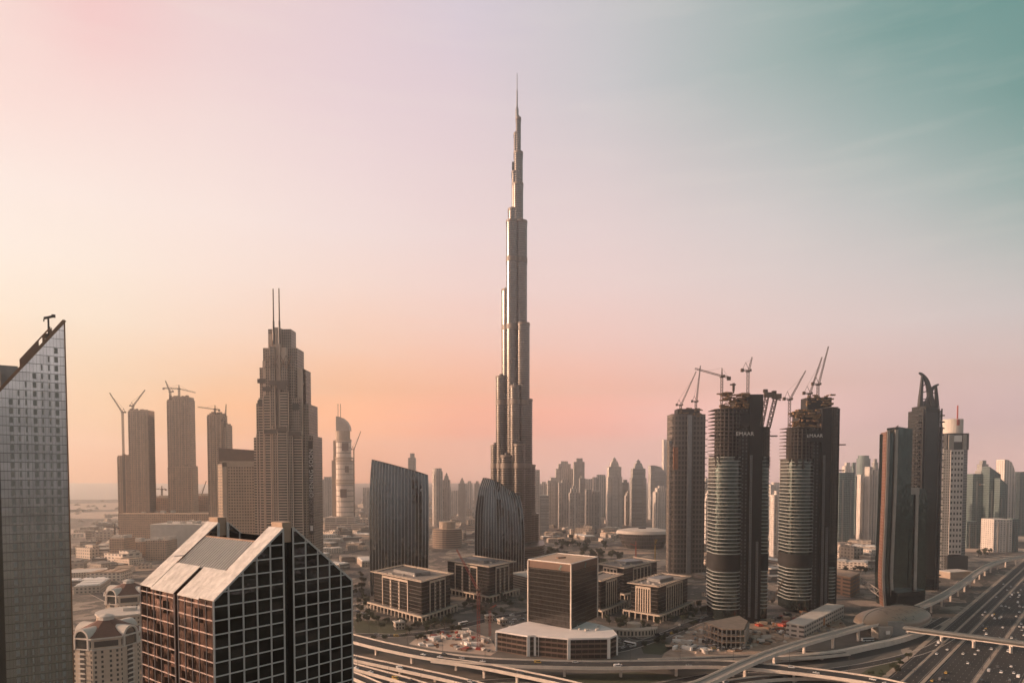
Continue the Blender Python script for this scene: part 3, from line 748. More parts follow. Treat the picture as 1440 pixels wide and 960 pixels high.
# ---- beige apartment towers with brown hipped roofs ----
def beige_tower(label, px, py_e, d, wpx, group, facing=-.6, roof=True, seed=1, cls='beige'):
    c = P(px, py_e, d); rad = wpx*d/960/2; top = c.z
    r = thing('apartment_tower', label, 'tower', (c.x, c.y, 0), group)
    oct_ = lambda rr, o=0.0: [Vector((c.x+rr*cos(facing+pi/8+pi/4*i), c.y+rr*sin(facing+pi/8+pi/4*i))) for i in range(8)]
    m_ = MB(); m_.prism(oct_(rad), 0, top); part('body', m_, M['stone'], r)
    m_ = MB(); m_.prism(oct_(rad*1.05), top-7.2, top-6.4, bot=True); m_.prism(oct_(rad*1.07), top-.1, top+.8, bot=True); part('cornice', m_, M['pale'], r)
    wms = MB().box(0, 0, 0, 1.3, .16, 1.7).mesh('window', M['dark'])
    bal = MB().box(0, -.6, 0, 5.2, 1.4, .25).box(0, -1.25, .25, 5.2, .12, .9).mesh('balcony', M['pale'])
    dk = MB().box(0, 0, 0, 4.6, .14, 2.3).mesh('balcony_door', M['dark'])
    xw, xb, xd = [], [], []
    side = 2*rad*math.tan(pi/8); ap = rad*cos(pi/8)
    for i in range(8):
        an = facing+pi/4+pi/4*i
        nv = Vector((cos(an), sin(an), 0)); 
        if nv.y > .45: continue
        tv = Vector((-nv.y, nv.x, 0)); rotz = atan2(tv.y, tv.x)
        arch = (i % 2 == 0)
        nf = int((top-9)/3.3)
        for k in range(nf):
            z = top-10.2-3.3*k
            if arch:
                xb.append(xf(nv*ap+Vector((0,0,z)), rotz)); xd.append(xf(nv*(ap+.03)+Vector((0,0,z+.4)), rotz))
                for q in (-side*.4, side*.4): xw.append(xf(nv*(ap+.03)+tv*q+Vector((0,0,z+.6)), rotz, (.7,1,1)))
            else:
                for q in (-.36, -.14, .14, .36): xw.append(xf(nv*(ap+.03)+tv*q*side+Vector((0,0,z+.6)), rotz))
        # loggia floor under the eaves
        xd.append(xf(nv*(ap+.04)+Vector((0,0,top-5.4)), rotz, (side*.8/4.6, 1, 1.7)))
    repeat('window', r, wms, xw, 70); repeat('balcony', r, bal, xb, 40); repeat('balcony_door', r, dk, xd, 40)
    if roof:
        m_ = MB(); zr = top+.8
        m_.prism(oct_(rad*1.02), zr, zr+rad*.42, top=oct_(rad*.22)); rf = part('roof', m_, M['redtile'], r)
        m_ = MB(); m_.prism(oct_(rad*.24), zr+rad*.42-.2, zr+rad*.52, top=oct_(rad*.2)); m_.prism(oct_(rad*.26), zr+rad*.52, zr+rad*.60, top=oct_(.3)); part('lantern', m_, M['pale'], rf)
        for i in range(0, 8, 2):
            an = facing+pi/4+pi/4*i; nv = Vector((cos(an), sin(an), 0)); tv = Vector((-nv.y, nv.x, 0))
            ar = side*.36; base = Vector((c.x, c.y, 0))+nv*(ap+.9)
            z0 = top-7; zs = top+.5
            m_ = MB()
            prof = [(-ar, z0), (-ar, zs)]+[(-ar*cos(pi*j/10), zs+ar*sin(pi*j/10)) for j in range(1, 10)]+[(ar, zs), (ar, z0)]
            inn = [(x*.78, z if z <= zs else zs+(z-zs)*.78) for x, z in prof]
            f = lambda x, z, o: base+tv*x+nv*o+Vector((0,0,z))
            for j in range(len(prof)-1):
                (x0, a0), (x1, a1) = prof[j], prof[j+1]; (y0, b0), (y1, b1) = inn[j], inn[j+1]
                m_.face([f(y0,b0,.4), f(y1,b1,.4), f(x1,a1,.4), f(x0,a0,.4)]); m_.face([f(x0,a0,.4), f(x1,a1,.4), f(x1,a1,-rad*.55), f(x0,a0,-rad*.55)])
                m_.face([f(y1,b1,.4), f(y0,b0,.4), f(y0,b0,-.6), f(y1,b1,-.6)])
            dm = part('dormer_arch', m_, M['pale'], r)
            m_ = MB(); m_.face([f(x, z, -.55) for x, z in inn]); part('arched_window', m_, M['glassdark'], dm)
    return r, c, rad
beige_tower('nearest beige apartment tower with a brown hipped roof, beside the slanted glass tower', 150, 889, 470, 86, 'beige apartment towers', -1.05)
beige_tower('beige apartment tower with a brown hipped roof, half hidden behind the gabled glass building', 181, 833, 585, 62, 'beige apartment towers', -1.05)
beige_tower('smaller beige apartment tower touching the left corner of the gabled glass building', 214, 851, 570, 34, 'beige apartment towers', -1.05)
w = P(176, 860, 545); m_ = MB(); m_.prism(ngon(w.x, w.y, 20, 20), 0, w.z); rr_ = thing('apartment_block', 'rounded flat roofed beige apartment block in front of the hipped roof tower', 'building', (w.x, w.y, 0))
fb = facade('beige_windows', (.50,.41,.33), (.10,.07,.055), 3.2, 3.3, .45, .5)
part('body', m_, fb, rr_); m_ = MB(); m_.prism(ngon(w.x, w.y, 21, 20), w.z, w.z+1.2, bot=True); m_.box(w.x+3, w.y+2, w.z+1.2, 9, 6, 2.5, .3); part('roof', m_, M['pale'], rr_)
for k, (px, py, d, sx_, sy_, h, lab) in enumerate([(110,905,560,60,30,14,'low pale building beside the beige tower'),(70+40,815,1000,70,40,9,'flat roofed pale hall beside the left hand highway')]):
    c = P(px, 800, d); m_ = MB(); m_.box(c.x, c.y, 0, sx_, sy_, h, .4); r = thing('low_building', lab, 'building', (c.x, c.y, 0)); part('body', m_, fb, r)
    m_ = MB(); m_.box(c.x, c.y, h, sx_+.6, sy_+.6, .8, .4); part('roof', m_, M['pale'], r)
# =====================================================================
# the tall spire tower in the middle
# =====================================================================
BD = 1177.0; bc = P(723.5, 700, BD); KB = BD/960
spire = thing('supertall_tower', 'by far the tallest tower, a stepped silver spire rising in the middle', 'tower', (bc.x, BD, 0))
bz = facade('silver_bands', (.14,.124,.112), (.062,.058,.055), 1.6, 3.7, .72, .62, .3, .18, .85, .85, .3, bump=False)
bzd = plain('mechanical_band', (.15,.115,.09), .5, .15, .3)
def bx(px): return bc.x+(px-723.5)*KB
def byz(py): return HC+(668-py)*KB
def lobe(px0, px1, ytop, yo, deep, bands=(), cap=True):
    """a wing tier: a slab with a rounded nose towards the viewer"""
    x0, x1 = bx(px0), bx(px1); w = x1-x0; cx = (x0+x1)/2; zt_ = byz(ytop)
    pol = [Vector((cx+w/2*cos(a), BD+yo-w*.55*sin(a))) for a in [pi*(1-i/14) for i in range(15)]]+[Vector((x1, BD+yo+deep)), Vector((x0, BD+yo+deep))]
    pol = ccw(pol)
    m_ = MB(); m_.prism(pol, 0, zt_); p_ = part('wing', m_, bz, spire)
    m_ = MB(); m_.prism(inset(pol, -.45), zt_-3.6, zt_-.1, bot=True)
    part('roof_band', m_, bzd, p_)
    for y in bands: m_ = MB(); m_.prism(inset(pol, -.35), byz(y)-4.2, byz(y)+4.2, bot=True); part('mechanical_band', m_, bzd, p_)
    if cap and w > 6:
        m_ = MB(); m_.prism(ngon(cx, BD+yo, w*.2, 10), zt_, zt_+3.5); m_.box(cx+w*.15, BD+yo+2, zt_, w*.25, 3, 2.2); part('roof_plant', m_, M['dark'], p_)
for a in [ (690,704,625,4,40,(655,)), (697.5,713,530,-2,40,(567,655)), (705.5,722,410,2,38,(463,567,655)), (712,728,318,-6,45,(371,463,567,655)), (714.5,729,299,4,30,(344,)),
           (724,741,317,0,40,(371,463,567)), (726,744.5,458,-8,40,(567,655)), (729,748.5,562,-4,40,(655,)), (735,753,653,2,36,(720,)), (742,758,722,8,30,()),
           (717,731,545,-20,30,(567,655)), (722,738,625,-26,30,(655,)), (704,722,640,-18,30,(655,)), (721,735.5,265,2,24,()), (719.6,729,248,4,20,()),
           (722.5,735,222,4,18,()), (722.5,730,195,6,12,()), (725.3,732.3,175,4,10,()), (683,765,762,-30,60,()) ]:
    lobe(*a)
m_ = MB(); m_.lathe(bx(727), BD+6, [(2.8, byz(180)), (2.6, byz(163)), (1.3, byz(159)), (1.1, byz(138)), (.7, byz(137)), (.5, byz(116)), (0, byz(113))], 10)
part('spire_mast', m_, M['steel'], spire)
m_ = MB(); m_.bar((bx(721.2), BD+2, byz(262)), (bx(721.2), BD+2, byz(236)), 3.2); part('maintenance_mast', m_, M['dark'], spire)

# =====================================================================
# the banded stepped tower with twin masts
# =====================================================================
AD = 850.0; KA = AD/960; ac = P(396, 700, AD)
addr = thing('stepped_tower', 'tall stepped tower with twin masts and a dark vertical banner', 'tower', (ac.x, AD, 0))
fa = facade('balcony_strips', (.50,.39,.31), (.04,.03,.025), 60, 3.35, 1.0, .56, .75, .3)
fp = facade('tower_panels', (.33,.26,.21), (.05,.04,.035), 2.4, 3.35, .55, .6, .7, .2)
fs = plain('tower_pier', (.54,.42,.34), .7, .1, .2)
ax_ = lambda px: ac.x+(px-396)*KA
az_ = lambda py: HC+(668-py)*KA
def tier(nm, px0, px1, y1, yo, deep, mat=fp, y0=None):
    m_ = MB(); x0, x1 = ax_(px0), ax_(px1); z0 = 0 if y0 is None else az_(y0)
    m_.prism([Vector((x0, AD+yo)), Vector((x1, AD+yo)), Vector((x1, AD+yo+deep)), Vector((x0, AD+yo+deep))], z0, az_(y1)); return part(nm, m_, mat, addr)
# core tiers
for a in [(355.5,437,612,14,40),(358.5,432,567,12,38),(363.5,424.5,517,10,34),(369.5,417.5,489,8,28),(377.5,409.5,463,7,20)]: tier('core', *a)
# bays standing forward of the core: balconies, piers, recesses
for px0, px1, y1, yo, mt in [(355.5,360.5,615,6,fa),(361.5,366,604,3,fp),(366.5,374,608,0,fa),(376,386,610,-4,fa),(388,394,612,-7,fp),(395.5,407,606,-9,fa),(409,414,612,-6,fp),(415,426,612,-2,fa),(427,431,610,3,fp),
        (360.5,364.5,567,4,fp),(365,371,560,1,fa),(374,383,556,-2,fa),(384.5,390,548,-5,fp),(398,408,552,-6,fa),(411,424,560,-1,fp),
        (365.5,371,517,5,fp),(371,376,508,2,fs),(376,381.5,492,0,fp),(384,390,489,-3,fp),(398.5,408,510,-4,fp),(409,416.5,508,1,fp),(418,424.5,517,6,fs),
        (379.5,385,470,3,fs),(387,396,462,1,fs),(398.5,405,490,-1,fs)]:
    tier('bay', px0, px1, y1, yo, 16, mt)
for px, y1, yo in [(360.8,610,2.5),(366.2,606,-.6),(375,606,-4.6),(387,600,-7.6),(394.7,600,-9.6),(408,600,-9.6),(414.5,606,-6.6),(426.5,606,-2.6),(372.5,560,-2.6),(383.8,552,-5.6),(391,540,-6.6),(397,540,-6.6),(409.5,552,-6.6),(383,480,-3.6),(397.3,480,-4.6)]:
    m_ = MB(); m_.box(ax_(px), AD+yo+1, 0, .9, 1.2, az_(y1)); part('pier', m_, fs, addr)
dbl = plain('dark_belt', (.12,.09,.075), .6, .2, .2)
for px0, px1, y, yo in [(374,386,548,-4.9),(395,408,546,-9.6),(364,372,566,.4),(410,426,610,-6.8),(376,394,607,-8),(395,408,604,-9.9),(384,410,540,-7),(364,376,536,1)]:
    m_ = MB(); m_.box(ax_((px0+px1)/2), AD+yo, az_(y)-3, (px1-px0)*KA, .9, 5.5); part('belt_course', m_, dbl, addr)
m_ = MB()
for px in (381, 392, 403, 411): 
    z = az_(520); xx = ax_(px); m_.bar((xx-3.5, AD-5.5, z), (xx+3.5, AD-5.5, z+16), .6); m_.bar((xx+3.5, AD-5.6, z), (xx-3.5, AD-5.6, z+16), .6)
part('cross_brace', m_, M['brown'], addr)
m_ = MB()
for px, yo, y0, y1 in [(388.7,0,600,410),(397.6,-2,600,409)]: m_.lathe(ax_(px), AD+yo+1, [(1.5, az_(480)), (1.4, az_(456)), (1.0, az_(455)), (.8, az_(y1)), (0, az_(y1)+.3)], 10)
for px, yo in ((388.7, 1), (397.6, -1)):
    q = MB(); q.lathe(ax_(px), AD+yo-3, [(1.3, az_(486)), (1.3, az_(455)), (.95, az_(454)), (.8, az_(410)), (0, az_(409.5))], 10); part('mast', q, M['dark'], addr)
def text(name, s, size, mat, parent, loc, rx=pi/2, rz=0.0, ry=0.0, ext=.05, align='CENTER', spacing=1.0, local=True):
    cu = bpy.data.curves.new(name, 'FONT'); cu.body = s; cu.size = size; cu.extrude = ext; cu.align_x = align; cu.align_y = 'CENTER'; cu.space_character = spacing
    tmp = bpy.data.objects.new('tmp', cu); COL.objects.link(tmp)
    dg = bpy.context.evaluated_depsgraph_get(); me = bpy.data.meshes.new_from_object(tmp.evaluated_get(dg))
    bpy.data.objects.remove(tmp); me.name = name; me.materials.clear(); me.materials.append(mat)
    o = bpy.data.objects.new(name, me); COL.objects.link(o); o.parent = parent
    o.matrix_local = Matrix.Translation(loc) @ Matrix.Rotation(rz, 4, 'Z') @ Matrix.Rotation(rx, 4, 'X') @ Matrix.Rotation(ry, 4, 'Z'); return o
m_ = MB(); x0, x1 = ax_(428.3), ax_(437); m_.prism([Vector((x0, AD+10)), Vector((x1, AD+10)), Vector((x1, AD+11)), Vector((x0, AD+11))], az_(752), az_(619))
bn = part('banner', m_, plain('dark_banner', (.045,.036,.034), .7, .1, .2), addr)
text('banner_text', 'OPENING SOON', 7.4, M['white'], bn, (ax_(435.0)-ac.x, 9.9, az_(665)), rx=pi/2, ry=pi/2, spacing=1.12)
text('banner_text', 'THE ADDRESS', 7.0, plain('dim_letters', (.30,.25,.23), .7, .1, .3), bn, (ax_(434.8)-ac.x, 9.9, az_(716)), rx=pi/2, ry=pi/2, spacing=1.05)
m_ = MB(); m_.box(ax_(434.5), AD+9.9, az_(747), 3.4, .15, 6.5); part('white_panel', m_, M['white'], bn)
text('roof_sign', 'EMAAR', 4.6, plain('sign_letters', (.20,.15,.13), .6, .1, .3), addr, (ax_(408.5)-ac.x, 7.85, az_(497)))
m_ = MB(); m_.box(ax_(418), AD-1.3, az_(577), 8, .4, 8); m_.box(ax_(418), AD-1.6, az_(575), 5, .4, 4); part('square_window', m_, M['dark'], addr)

# =====================================================================
# pair of dark curved glass towers
# =====================================================================
def curved_tower(label, d, ang, W_, Tk, left, right, top_l, top_r, group, lean=12, crest=1.5):
    """a bowed, finned glass tower: outlines in pixels for the left and right edge, slanted top"""
    K = d/960
    zf = lambda py: HC+(668-py)*K
    ys = [y for y, _ in left]
    n = 12; r = None
    xc = (left[0][1]+right[0][1])/2
    cxw = (xc-720)*K
    r = thing('curved_tower', label, 'tower', (cxw, d, 0), group)
    def lerp(tab, y):
        for (y0, x0), (y1, x1) in zip(tab, tab[1:]):
            if y0 <= y <= y1: return x0+(x1-x0)*(y-y0)/(y1-y0)
        return tab[0][1] if y < tab[0][0] else tab[-1][1]
    nseg = 18
    def ring(i):
        f = i/n; out = []
        for k in range(nseg+1):
            u = k/nseg
            yt = top_l+(top_r-top_l)*u-crest*sin(pi*u)**.8; yb_ = 668+HC/K
            y = yb_+(yt-yb_)*f
            xl, xr = lerp(left, y), lerp(right, y)
            x = (xl+(xr-xl)*u-720)*K
            bow = -Tk*.45*sin(pi*min(1, u*1.12) if u < .9 else pi*.99)+lean*f*f
            out.append(Vector((x, d+bow+u*W_*ang, zf(y))))
        bk = [Vector((q.x*(1+.012), q.y+Tk*(.6+.4*(1-abs(2*j/nseg-1))), q.z)) for j, q in enumerate(out)]
        return out+bk[::-1]
    secs = [ring(i) for i in range(n+1)]
    m_ = MB()
    for A_, B_ in zip(secs, secs[1:]):
        for k in range(len(A_)):
            j = (k+1) % len(A_); m_.face([A_[k], A_[j], B_[j], B_[k]], [(k*4.05, A_[k].z), (k*4.05+4.05, A_[j].z), (k*4.05+4.05, B_[j].z), (k*4.05, B_[k].z)])
    gm2 = mirror('bowed_glass', (.07,.082,.087), .06, .0015, .05, .92, (2.7, 3.8), .03, .2)
    gt = gm2.node_tree; gb = gt.nodes['Principled BSDF']
    uvn = nn(gt, 'ShaderNodeUVMap'); uvn.uv_map = 'UVMap'; sp = nn(gt, 'ShaderNodeSeparateXYZ'); gt.links.new(uvn.outputs[0], sp.inputs[0])
    l1 = mth(gt, 'LESS_THAN', mth(gt, 'FRACT', mth(gt, 'DIVIDE', sp.outputs[1], 3.8)), .16)
    src = gb.inputs['Base Color'].links[0].from_socket; gt.links.new(mixc(gt, mth(gt, 'MULTIPLY', l1, .7), src, (.03,.028,.027)), gb.inputs['Base Color'])
    part('glazing', m_, gm2, r)
    m_ = MB(); ft = secs[-1]; m_.face([p-Vector((0,0,1)) for p in ft]); part('roof', m_, M['roofgrey'], r)
    fm = plain('fin_metal', (.40,.39,.38), .35, .1, .3, .6)
    for k in range(0, nseg+1):
        q = MB(); col_ = [secs[i][k] for i in range(n+1)]
        for a_, b_ in zip(col_, col_[1:]): q.bar(a_+Vector((0,-.3,0)), b_+Vector((0,-.3,0)), .45, .7)
        part('fin', q, fm, r)
    m_ = MB()
    for a_, b_ in zip(ft[:nseg+1], ft[1:nseg+1]): m_.bar(a_, b_, 1.0, 1.2)
    part('top_rim', m_, M['dark'], r)
    return r
curved_tower('taller dark glass tower with vertical fins and a slanted top', 850, .18, 71, 26,
    [(640,521),(660,519.5),(700,518),(760,518.5),(850,520)], [(640,597.5),(670,598.5),(700,600),(760,600.5),(850,599)], 646, 668, 'dark curved glass towers')
curved_tower('shorter bulging dark glass tower with a slanted top at the foot of the spire', 960, .3, 70, 30,
    [(668,680),(674,678),(690,672),(720,668),(760,667),(830,668)], [(690,726),(697,731),(720,736),(760,738),(830,737)], 672, 697, 'dark curved glass towers', crest=6)
# =====================================================================
# office quarter in the middle ground
# =====================================================================
offg = mirror('office_glass', (.07,.068,.068), .1, .02, .3, .9)
def quad_from(pxs, z): return [Vector((q.x, q.y)) for q in (G(x, y, z) for x, y in pxs)]
def office(label, roof_px, H_, group, piers=(3, 3), small=True, plant=True, base=True):
    """roof_px: left, front, right corners of the roof rim; the fourth corner closes the parallelogram"""
    l, f, rr = quad_from(roof_px, H_); bk = l+rr-f; c = (l+rr)/2
    pol = ccw([l, f, rr, bk]); r = thing('office_building', label, 'office building', (c.x, c.y, 0), group)
    bod = inset(pol, 3.2); m_ = MB(); m_.prism(bod, 0, H_-1.4); part('body', m_, offg, r)
    # roof rim: an open frame projecting past the walls
    m_ = MB(); P4 = [Vector((p.x, p.y, H_)) for p in pol]; I4 = [Vector((p.x, p.y, H_)) for p in inset(pol, 4.2)]
    for q in (P4, I4):
        for i in range(4): m_.bar(q[i], q[(i+1) % 4], .8, .7)
    for i in range(4):
        n = 14
        for k in range(n+1): m_.bar(P4[i].lerp(P4[(i+1) % 4], k/n), I4[i].lerp(I4[(i+1) % 4], k/n), .5, .5)
    part('roof_rim', m_, M['stone'], r)
    m_ = MB(); m_.prism(inset(pol, 4.6), H_-1.4, H_-.9); part('roof', m_, M['roofgrey'], r)
    if plant:
        m_ = MB(); d1 = (f-l).normalized(); an = atan2(d1.y, d1.x); L1 = (f-l).length; L2 = (rr-f).length
        m_.box(c.x, c.y, H_-.9, L1*.42, L2*.3, 3.4, an); m_.box(c.x+d1.x*L1*.2, c.y+d1.y*L1*.2+4, H_-.9, L1*.14, L2*.16, 2.6, an)
        m_.prism(ngon(c.x-d1.x*L1*.22, c.y-d1.y*L1*.22, 4, 14), H_-.9, H_+1.6); part('roof_plant', m_, M['steel'], r)
        for k in range(10):
            q = MB(); qq = l.lerp(f, .18+.64*random.random()).lerp(bk.lerp(rr, .18+.64*random.random()), .15+.7*random.random())
            q.box(qq.x, qq.y, H_-.9, random.uniform(1.5, 3), random.uniform(1.2, 2.4), random.uniform(1, 1.8), an); part('air_unit', q, M['pale'] if k % 2 else M['steel'], r)
    wsm = MB().box(0, 0, 0, 1.5, .14, 2.0).mesh('window', M['dark'])
    # stone frames on the two visible sides
    for (a, b, np_) in ((bod, 0, piers[0]), (bod, 1, piers[1])):
        pass
    bl = sorted(range(4), key=lambda i: (bod[i]-f).length); fc = bod[bl[0]]
    for oth, np_ in ((min(bod, key=lambda p: (p-l).length), piers[0]), (min(bod, key=lambda p: (p-rr).length), piers[1])):
        d = oth-fc; Ls = d.length; d.normalize(); nv = Vector((d.y, -d.x))
        if nv.dot(fc-c) < 0: nv = -nv
        s0, s1 = Ls*.27, Ls*.80
        m_ = MB(); pt = lambda s, o, z: Vector((fc.x+d.x*s+nv.x*o, fc.y+d.y*s+nv.y*o, z))
        for k in range(np_+1):
            s = s0+(s1-s0)*k/np_; wpx = 2.6 if (small and k not in (0, np_)) else 1.3
            m_.bar(pt(s, .25, 5), pt(s, .25, H_-3.5), 1.1 if wpx < 2 else .8, wpx) if False else m_.prism(rect(pt(s,.25,0).x, pt(s,.25,0).y, wpx, .8, atan2(d.y, d.x)), 6, H_-4)
            if small and k not in (0, np_):
                ms = [ (Matrix.Translation(pt(s, .68 if True else 0, z)-r.location) @ Matrix.Rotation(atan2(d.y, d.x), 4, 'Z')) for z in [8.5+3.9*j for j in range(int((H_-14)/3.9)+1)]]
                repeat('window', r, wsm, ms, 30)
        p0, p1 = pt(s0-.6, .25, H_-3.4), pt(s1+.6, .25, H_-3.4); m_.bar(p0, p1, .9, 2.2)
        part('stone_frame', m_, M['stone'], r)
        m_ = MB(); z = 8.0
        while z < H_-3: m_.bar(pt(.2, .06, z), pt(Ls-.2, .06, z), .12, .35); z += 3.9
        part('spandrel', m_, plain('spandrel', (.10,.085,.075), .5, .1, .3), r)
    if base:
        m_ = MB(); o4 = inset(pol, -3.0); i4 = inset(pol, -.5)
        for i in range(4):
            a, b = o4[i], o4[(i+1) % 4]; m_.bar((a.x, a.y, 7.0), (b.x, b.y, 7.0), 1.3, 1.6)
            n = max(4, int((b-a).length/7))
            for k in range(n): q = a.lerp(b, k/n); m_.box(q.x, q.y, 0, 1.1, 1.1, 6.3, atan2((b-a).y, (b-a).x))
        part('colonnade', m_, M['stone'], r)
        m_ = MB(); m_.prism(inset(pol, -.6), 6.4, 7.0, bot=True); part('terrace', m_, M['roofgrey'], r)
    return r
office('nearest office block with stone colonnade, in front of the taller curved glass tower', [(521,803),(593,818),(638,806)], 42, 'stone framed office blocks')
office('office block with stone colonnade at the foot of the shorter curved glass tower', [(625,787),(688,797),(726,789)], 42, 'stone framed office blocks')
office('slim office block with vertical stone ribs, partly hidden behind the dark box tower', [(815,812),(846,817),(877,807)], 38, 'stone framed office blocks', (4, 5), False, False)
office('ribbed office block with a large grey plant room, right of the dark box tower', [(882,819),(927,825),(972,810)], 36, 'stone framed office blocks', (6, 7), False)
office('ribbed office block behind the others, nearest the round opera house', [(838,792),(878,799),(928,788)], 38, 'stone framed office blocks', (4, 5), False)
# pale car-park building behind the dark box tower
fpk = facade('parking_bands', (.42,.35,.29), (.07,.06,.05), 60, 3.2, 1.0, .45, .85, .6)
l, f, rr = quad_from([(716,806),(742,812),(790,805)], 18); pol = [l, f, rr, l+rr-f]; c = (l+rr)/2
r = thing('parking_garage', 'low banded garage left of the dark box tower', 'garage', (c.x, c.y, 0)); m_ = MB(); m_.prism(pol, 0, 18); part('body', m_, fpk, r)
m_ = MB(); m_.prism(inset(pol, -.4), 18, 18.8); part('roof', m_, M['pale'], r)

# ---- dark box tower on a white podium ----
HT, HP = 73.7, 17.5
l, f, rr = quad_from([(743,786.5),(803,793),(840,783)], HT); bk = l+rr-f; pol = ccw([l, f, rr, bk]); c = (l+rr)/2
bx_t = thing('box_tower', 'square dark glass tower with a flat tan roof standing on a white podium', 'tower', (c.x, c.y, 0))
tg = facade('box_tower_glass', (.028,.025,.023), (.075,.07,.066), 1.5, 3.9, .86, .88, .4, .1, .88, .1, .35, bump=False)
m_ = MB(); m_.prism(pol, HP, HT-6.5); part('shaft', m_, tg, bx_t)
m_ = MB(); m_.prism(inset(pol, .05), HT-6.5, HT-.6); part('top_band', m_, plain('brown_band', (.12,.07,.05), .4, .2, .2, .2), bx_t)
m_ = MB(); m_.prism(inset(pol, -.25), HT-.6, HT, bot=True); part('roof', m_, M['rooftan'], bx_t)
m_ = MB()
for i in range(4): a, b = pol[i], pol[(i+1) % 4]; m_.bar((a.x, a.y, HT+.3), (b.x, b.y, HT+.3), .7, .6)
part('roof_edge', m_, M['white'], bx_t)
m_ = MB(); m_.box(c.x-2, c.y+2, HT, 9, 3, 1.2, .6); part('roof_hatch', m_, M['brown'], bx_t)
for p in pol:
    m_ = MB(); q = p+(p-c).normalized()*.2; an = atan2((f-l).y, (f-l).x); m_.box(q.x, q.y, HP, 1.1, 1.1, HT-HP-.6, an); part('corner_pier', m_, M['parapet'], bx_t)
green = plain('green_sign', (.10,.20,.17), .5, .1, .5)
def squiggle(parent, p, d, nv, h, mat, name='logo_sign'):
    """a short wavy emblem"""
    m_ = MB(); pts = [(sin(t*2.2*pi)*.27*h*.8, h*(.5-t)) for t in [i/14 for i in range(15)]]
    W3 = [Vector((p.x+d.x*x+nv.x*.15, p.y+d.y*x+nv.y*.15, p.z+z)) for x, z in pts]
    for a, b in zip(W3, W3[1:]): m_.bar(a, b, .5, h*.13)
    m_.bar(W3[3]+Vector((-d.x*h*.3,-d.y*h*.3,0)), W3[3]+Vector((d.x*h*.3,d.y*h*.3,0)), .4, h*.1); m_.bar(W3[10]+Vector((-d.x*h*.3,-d.y*h*.3,0)), W3[10]+Vector((d.x*h*.3,d.y*h*.3,0)), .4, h*.1)
    return part(name, m_, mat, parent)
d1 = (f-l).normalized(); n1 = Vector((d1.y, -d1.x)); n1 = n1 if n1.y < 0 else -n1
d2 = (rr-f).normalized(); n2 = Vector((d2.y, -d2.x)); n2 = n2 if n2.y < 0 else -n2
p_ = l.lerp(f, .76); squiggle(bx_t, Vector((p_.x, p_.y, HT-4)), d1, n1, 4.6, green)
p_ = f.lerp(rr, .52); squiggle(bx_t, Vector((p_.x, p_.y, HT-4)), d2, n2, 4.6, green)
pod = thing('podium_building', 'low white podium with brown glass bays under the dark box tower', 'building', (c.x, c.y, 0))
pp = [(697,886),(742,893),(752,892.5),(800,897),(857,896),(868,891.5),(862,884),(846,878),(800,868),(748,872),(735,875)]
pol2 = ccw([Vector((q.x, q.y)) for q in (G(x, y, HP) for x, y in pp)])
m_ = MB(); m_.prism(inset(pol2, .6), 0, HP-1.4); pg = facade('podium_bays', (.13,.085,.065), (.06,.05,.045), 5.2, 4.2, .93, .62, .5, .15, .6, .1, .3); part('glass_bays', m_, pg, pod)
m_ = MB(); m_.prism(pol2, HP-1.4, HP, bot=True); part('roof', m_, plain('white_roof', (.78,.72,.69), .7, .06, .1), pod)
for x, y in pp[:6]+[(758,892.8)]:
    q = G(x, y, HP); wq = 2.6; q = q+Vector((c.x-q.x, c.y-q.y, 0)).normalized()*1.2
    m_ = MB(); m_.box(q.x, q.y, 0, wq, 1.9, HP-1.3, .1); part('pilaster', m_, M['white'], pod)
q = G(715, 889, 13); squiggle(pod, Vector((q.x, q.y-1, q.z)), Vector((1,-.1)), Vector((0,-1)), 3.2, M['steel'])
m_ = MB()
for k in range(9):
    q = G(815+random.uniform(-14, 38), 884+random.uniform(-4, 7), HP)
    m_ = MB(); m_.box(q.x, q.y, HP, random.uniform(1, 2.5), random.uniform(1, 2), random.uniform(.8, 1.8), .4); part('roof_unit', m_, M['pale'], pod)
# ramped round pavilion, small gatehouses
def gate(label, px, py, h=7, w=9, name='gatehouse'):
    q = G(px, py); r = thing(name, label, 'building', (q.x, q.y, 0))
    m_ = MB(); m_.box(q.x, q.y, 0, w, w*.8, h, .5); part('body', m_, facade('gate_wall', (.45,.37,.30), (.06,.05,.045), 3, 3.4, .5, .6), r)
    m_ = MB(); m_.box(q.x, q.y, h, w*1.12, w*.9, .8, .5); m_.box(q.x+w*.2, q.y, h+.8, w*.3, w*.3, 1.5, .5); part('roof', m_, M['pale'], r); return r
gate('small stone gatehouse by the road in front of the nearest office block', 561, 884)
gate('small stone gatehouse between the office blocks and the red crane', 688, 873, 6, 8)
gate('white site cabin beside the podium building', 706, 876, 4, 8)
q = G(886, 890); r = thing('curved_arcade', 'low curved arcade building right of the white podium', 'building', (q.x, q.y, 0))
m_ = MB(); o_p = [Vector((q.x+26*cos(a), q.y+15*sin(a))) for a in [pi+pi*i/16 for i in range(17)]]; i_p = [Vector((q.x+15*cos(a), q.y+6*sin(a))) for a in [2*pi-pi*i/16 for i in range(17)]]
m_.prism(o_p+i_p, 0, 6.5); part('body', m_, facade('arcade_wall', (.45,.37,.30), (.055,.05,.045), 3.4, 6.5, .5, .6), r)
m_ = MB(); m_.prism(ngon(q.x+4, q.y+4, 6, 16), 0, 8.5); m_.prism(ngon(q.x+4, q.y+4, 6.5, 16), 8.5, 9.3); part('rotunda', m_, M['stone'], r)

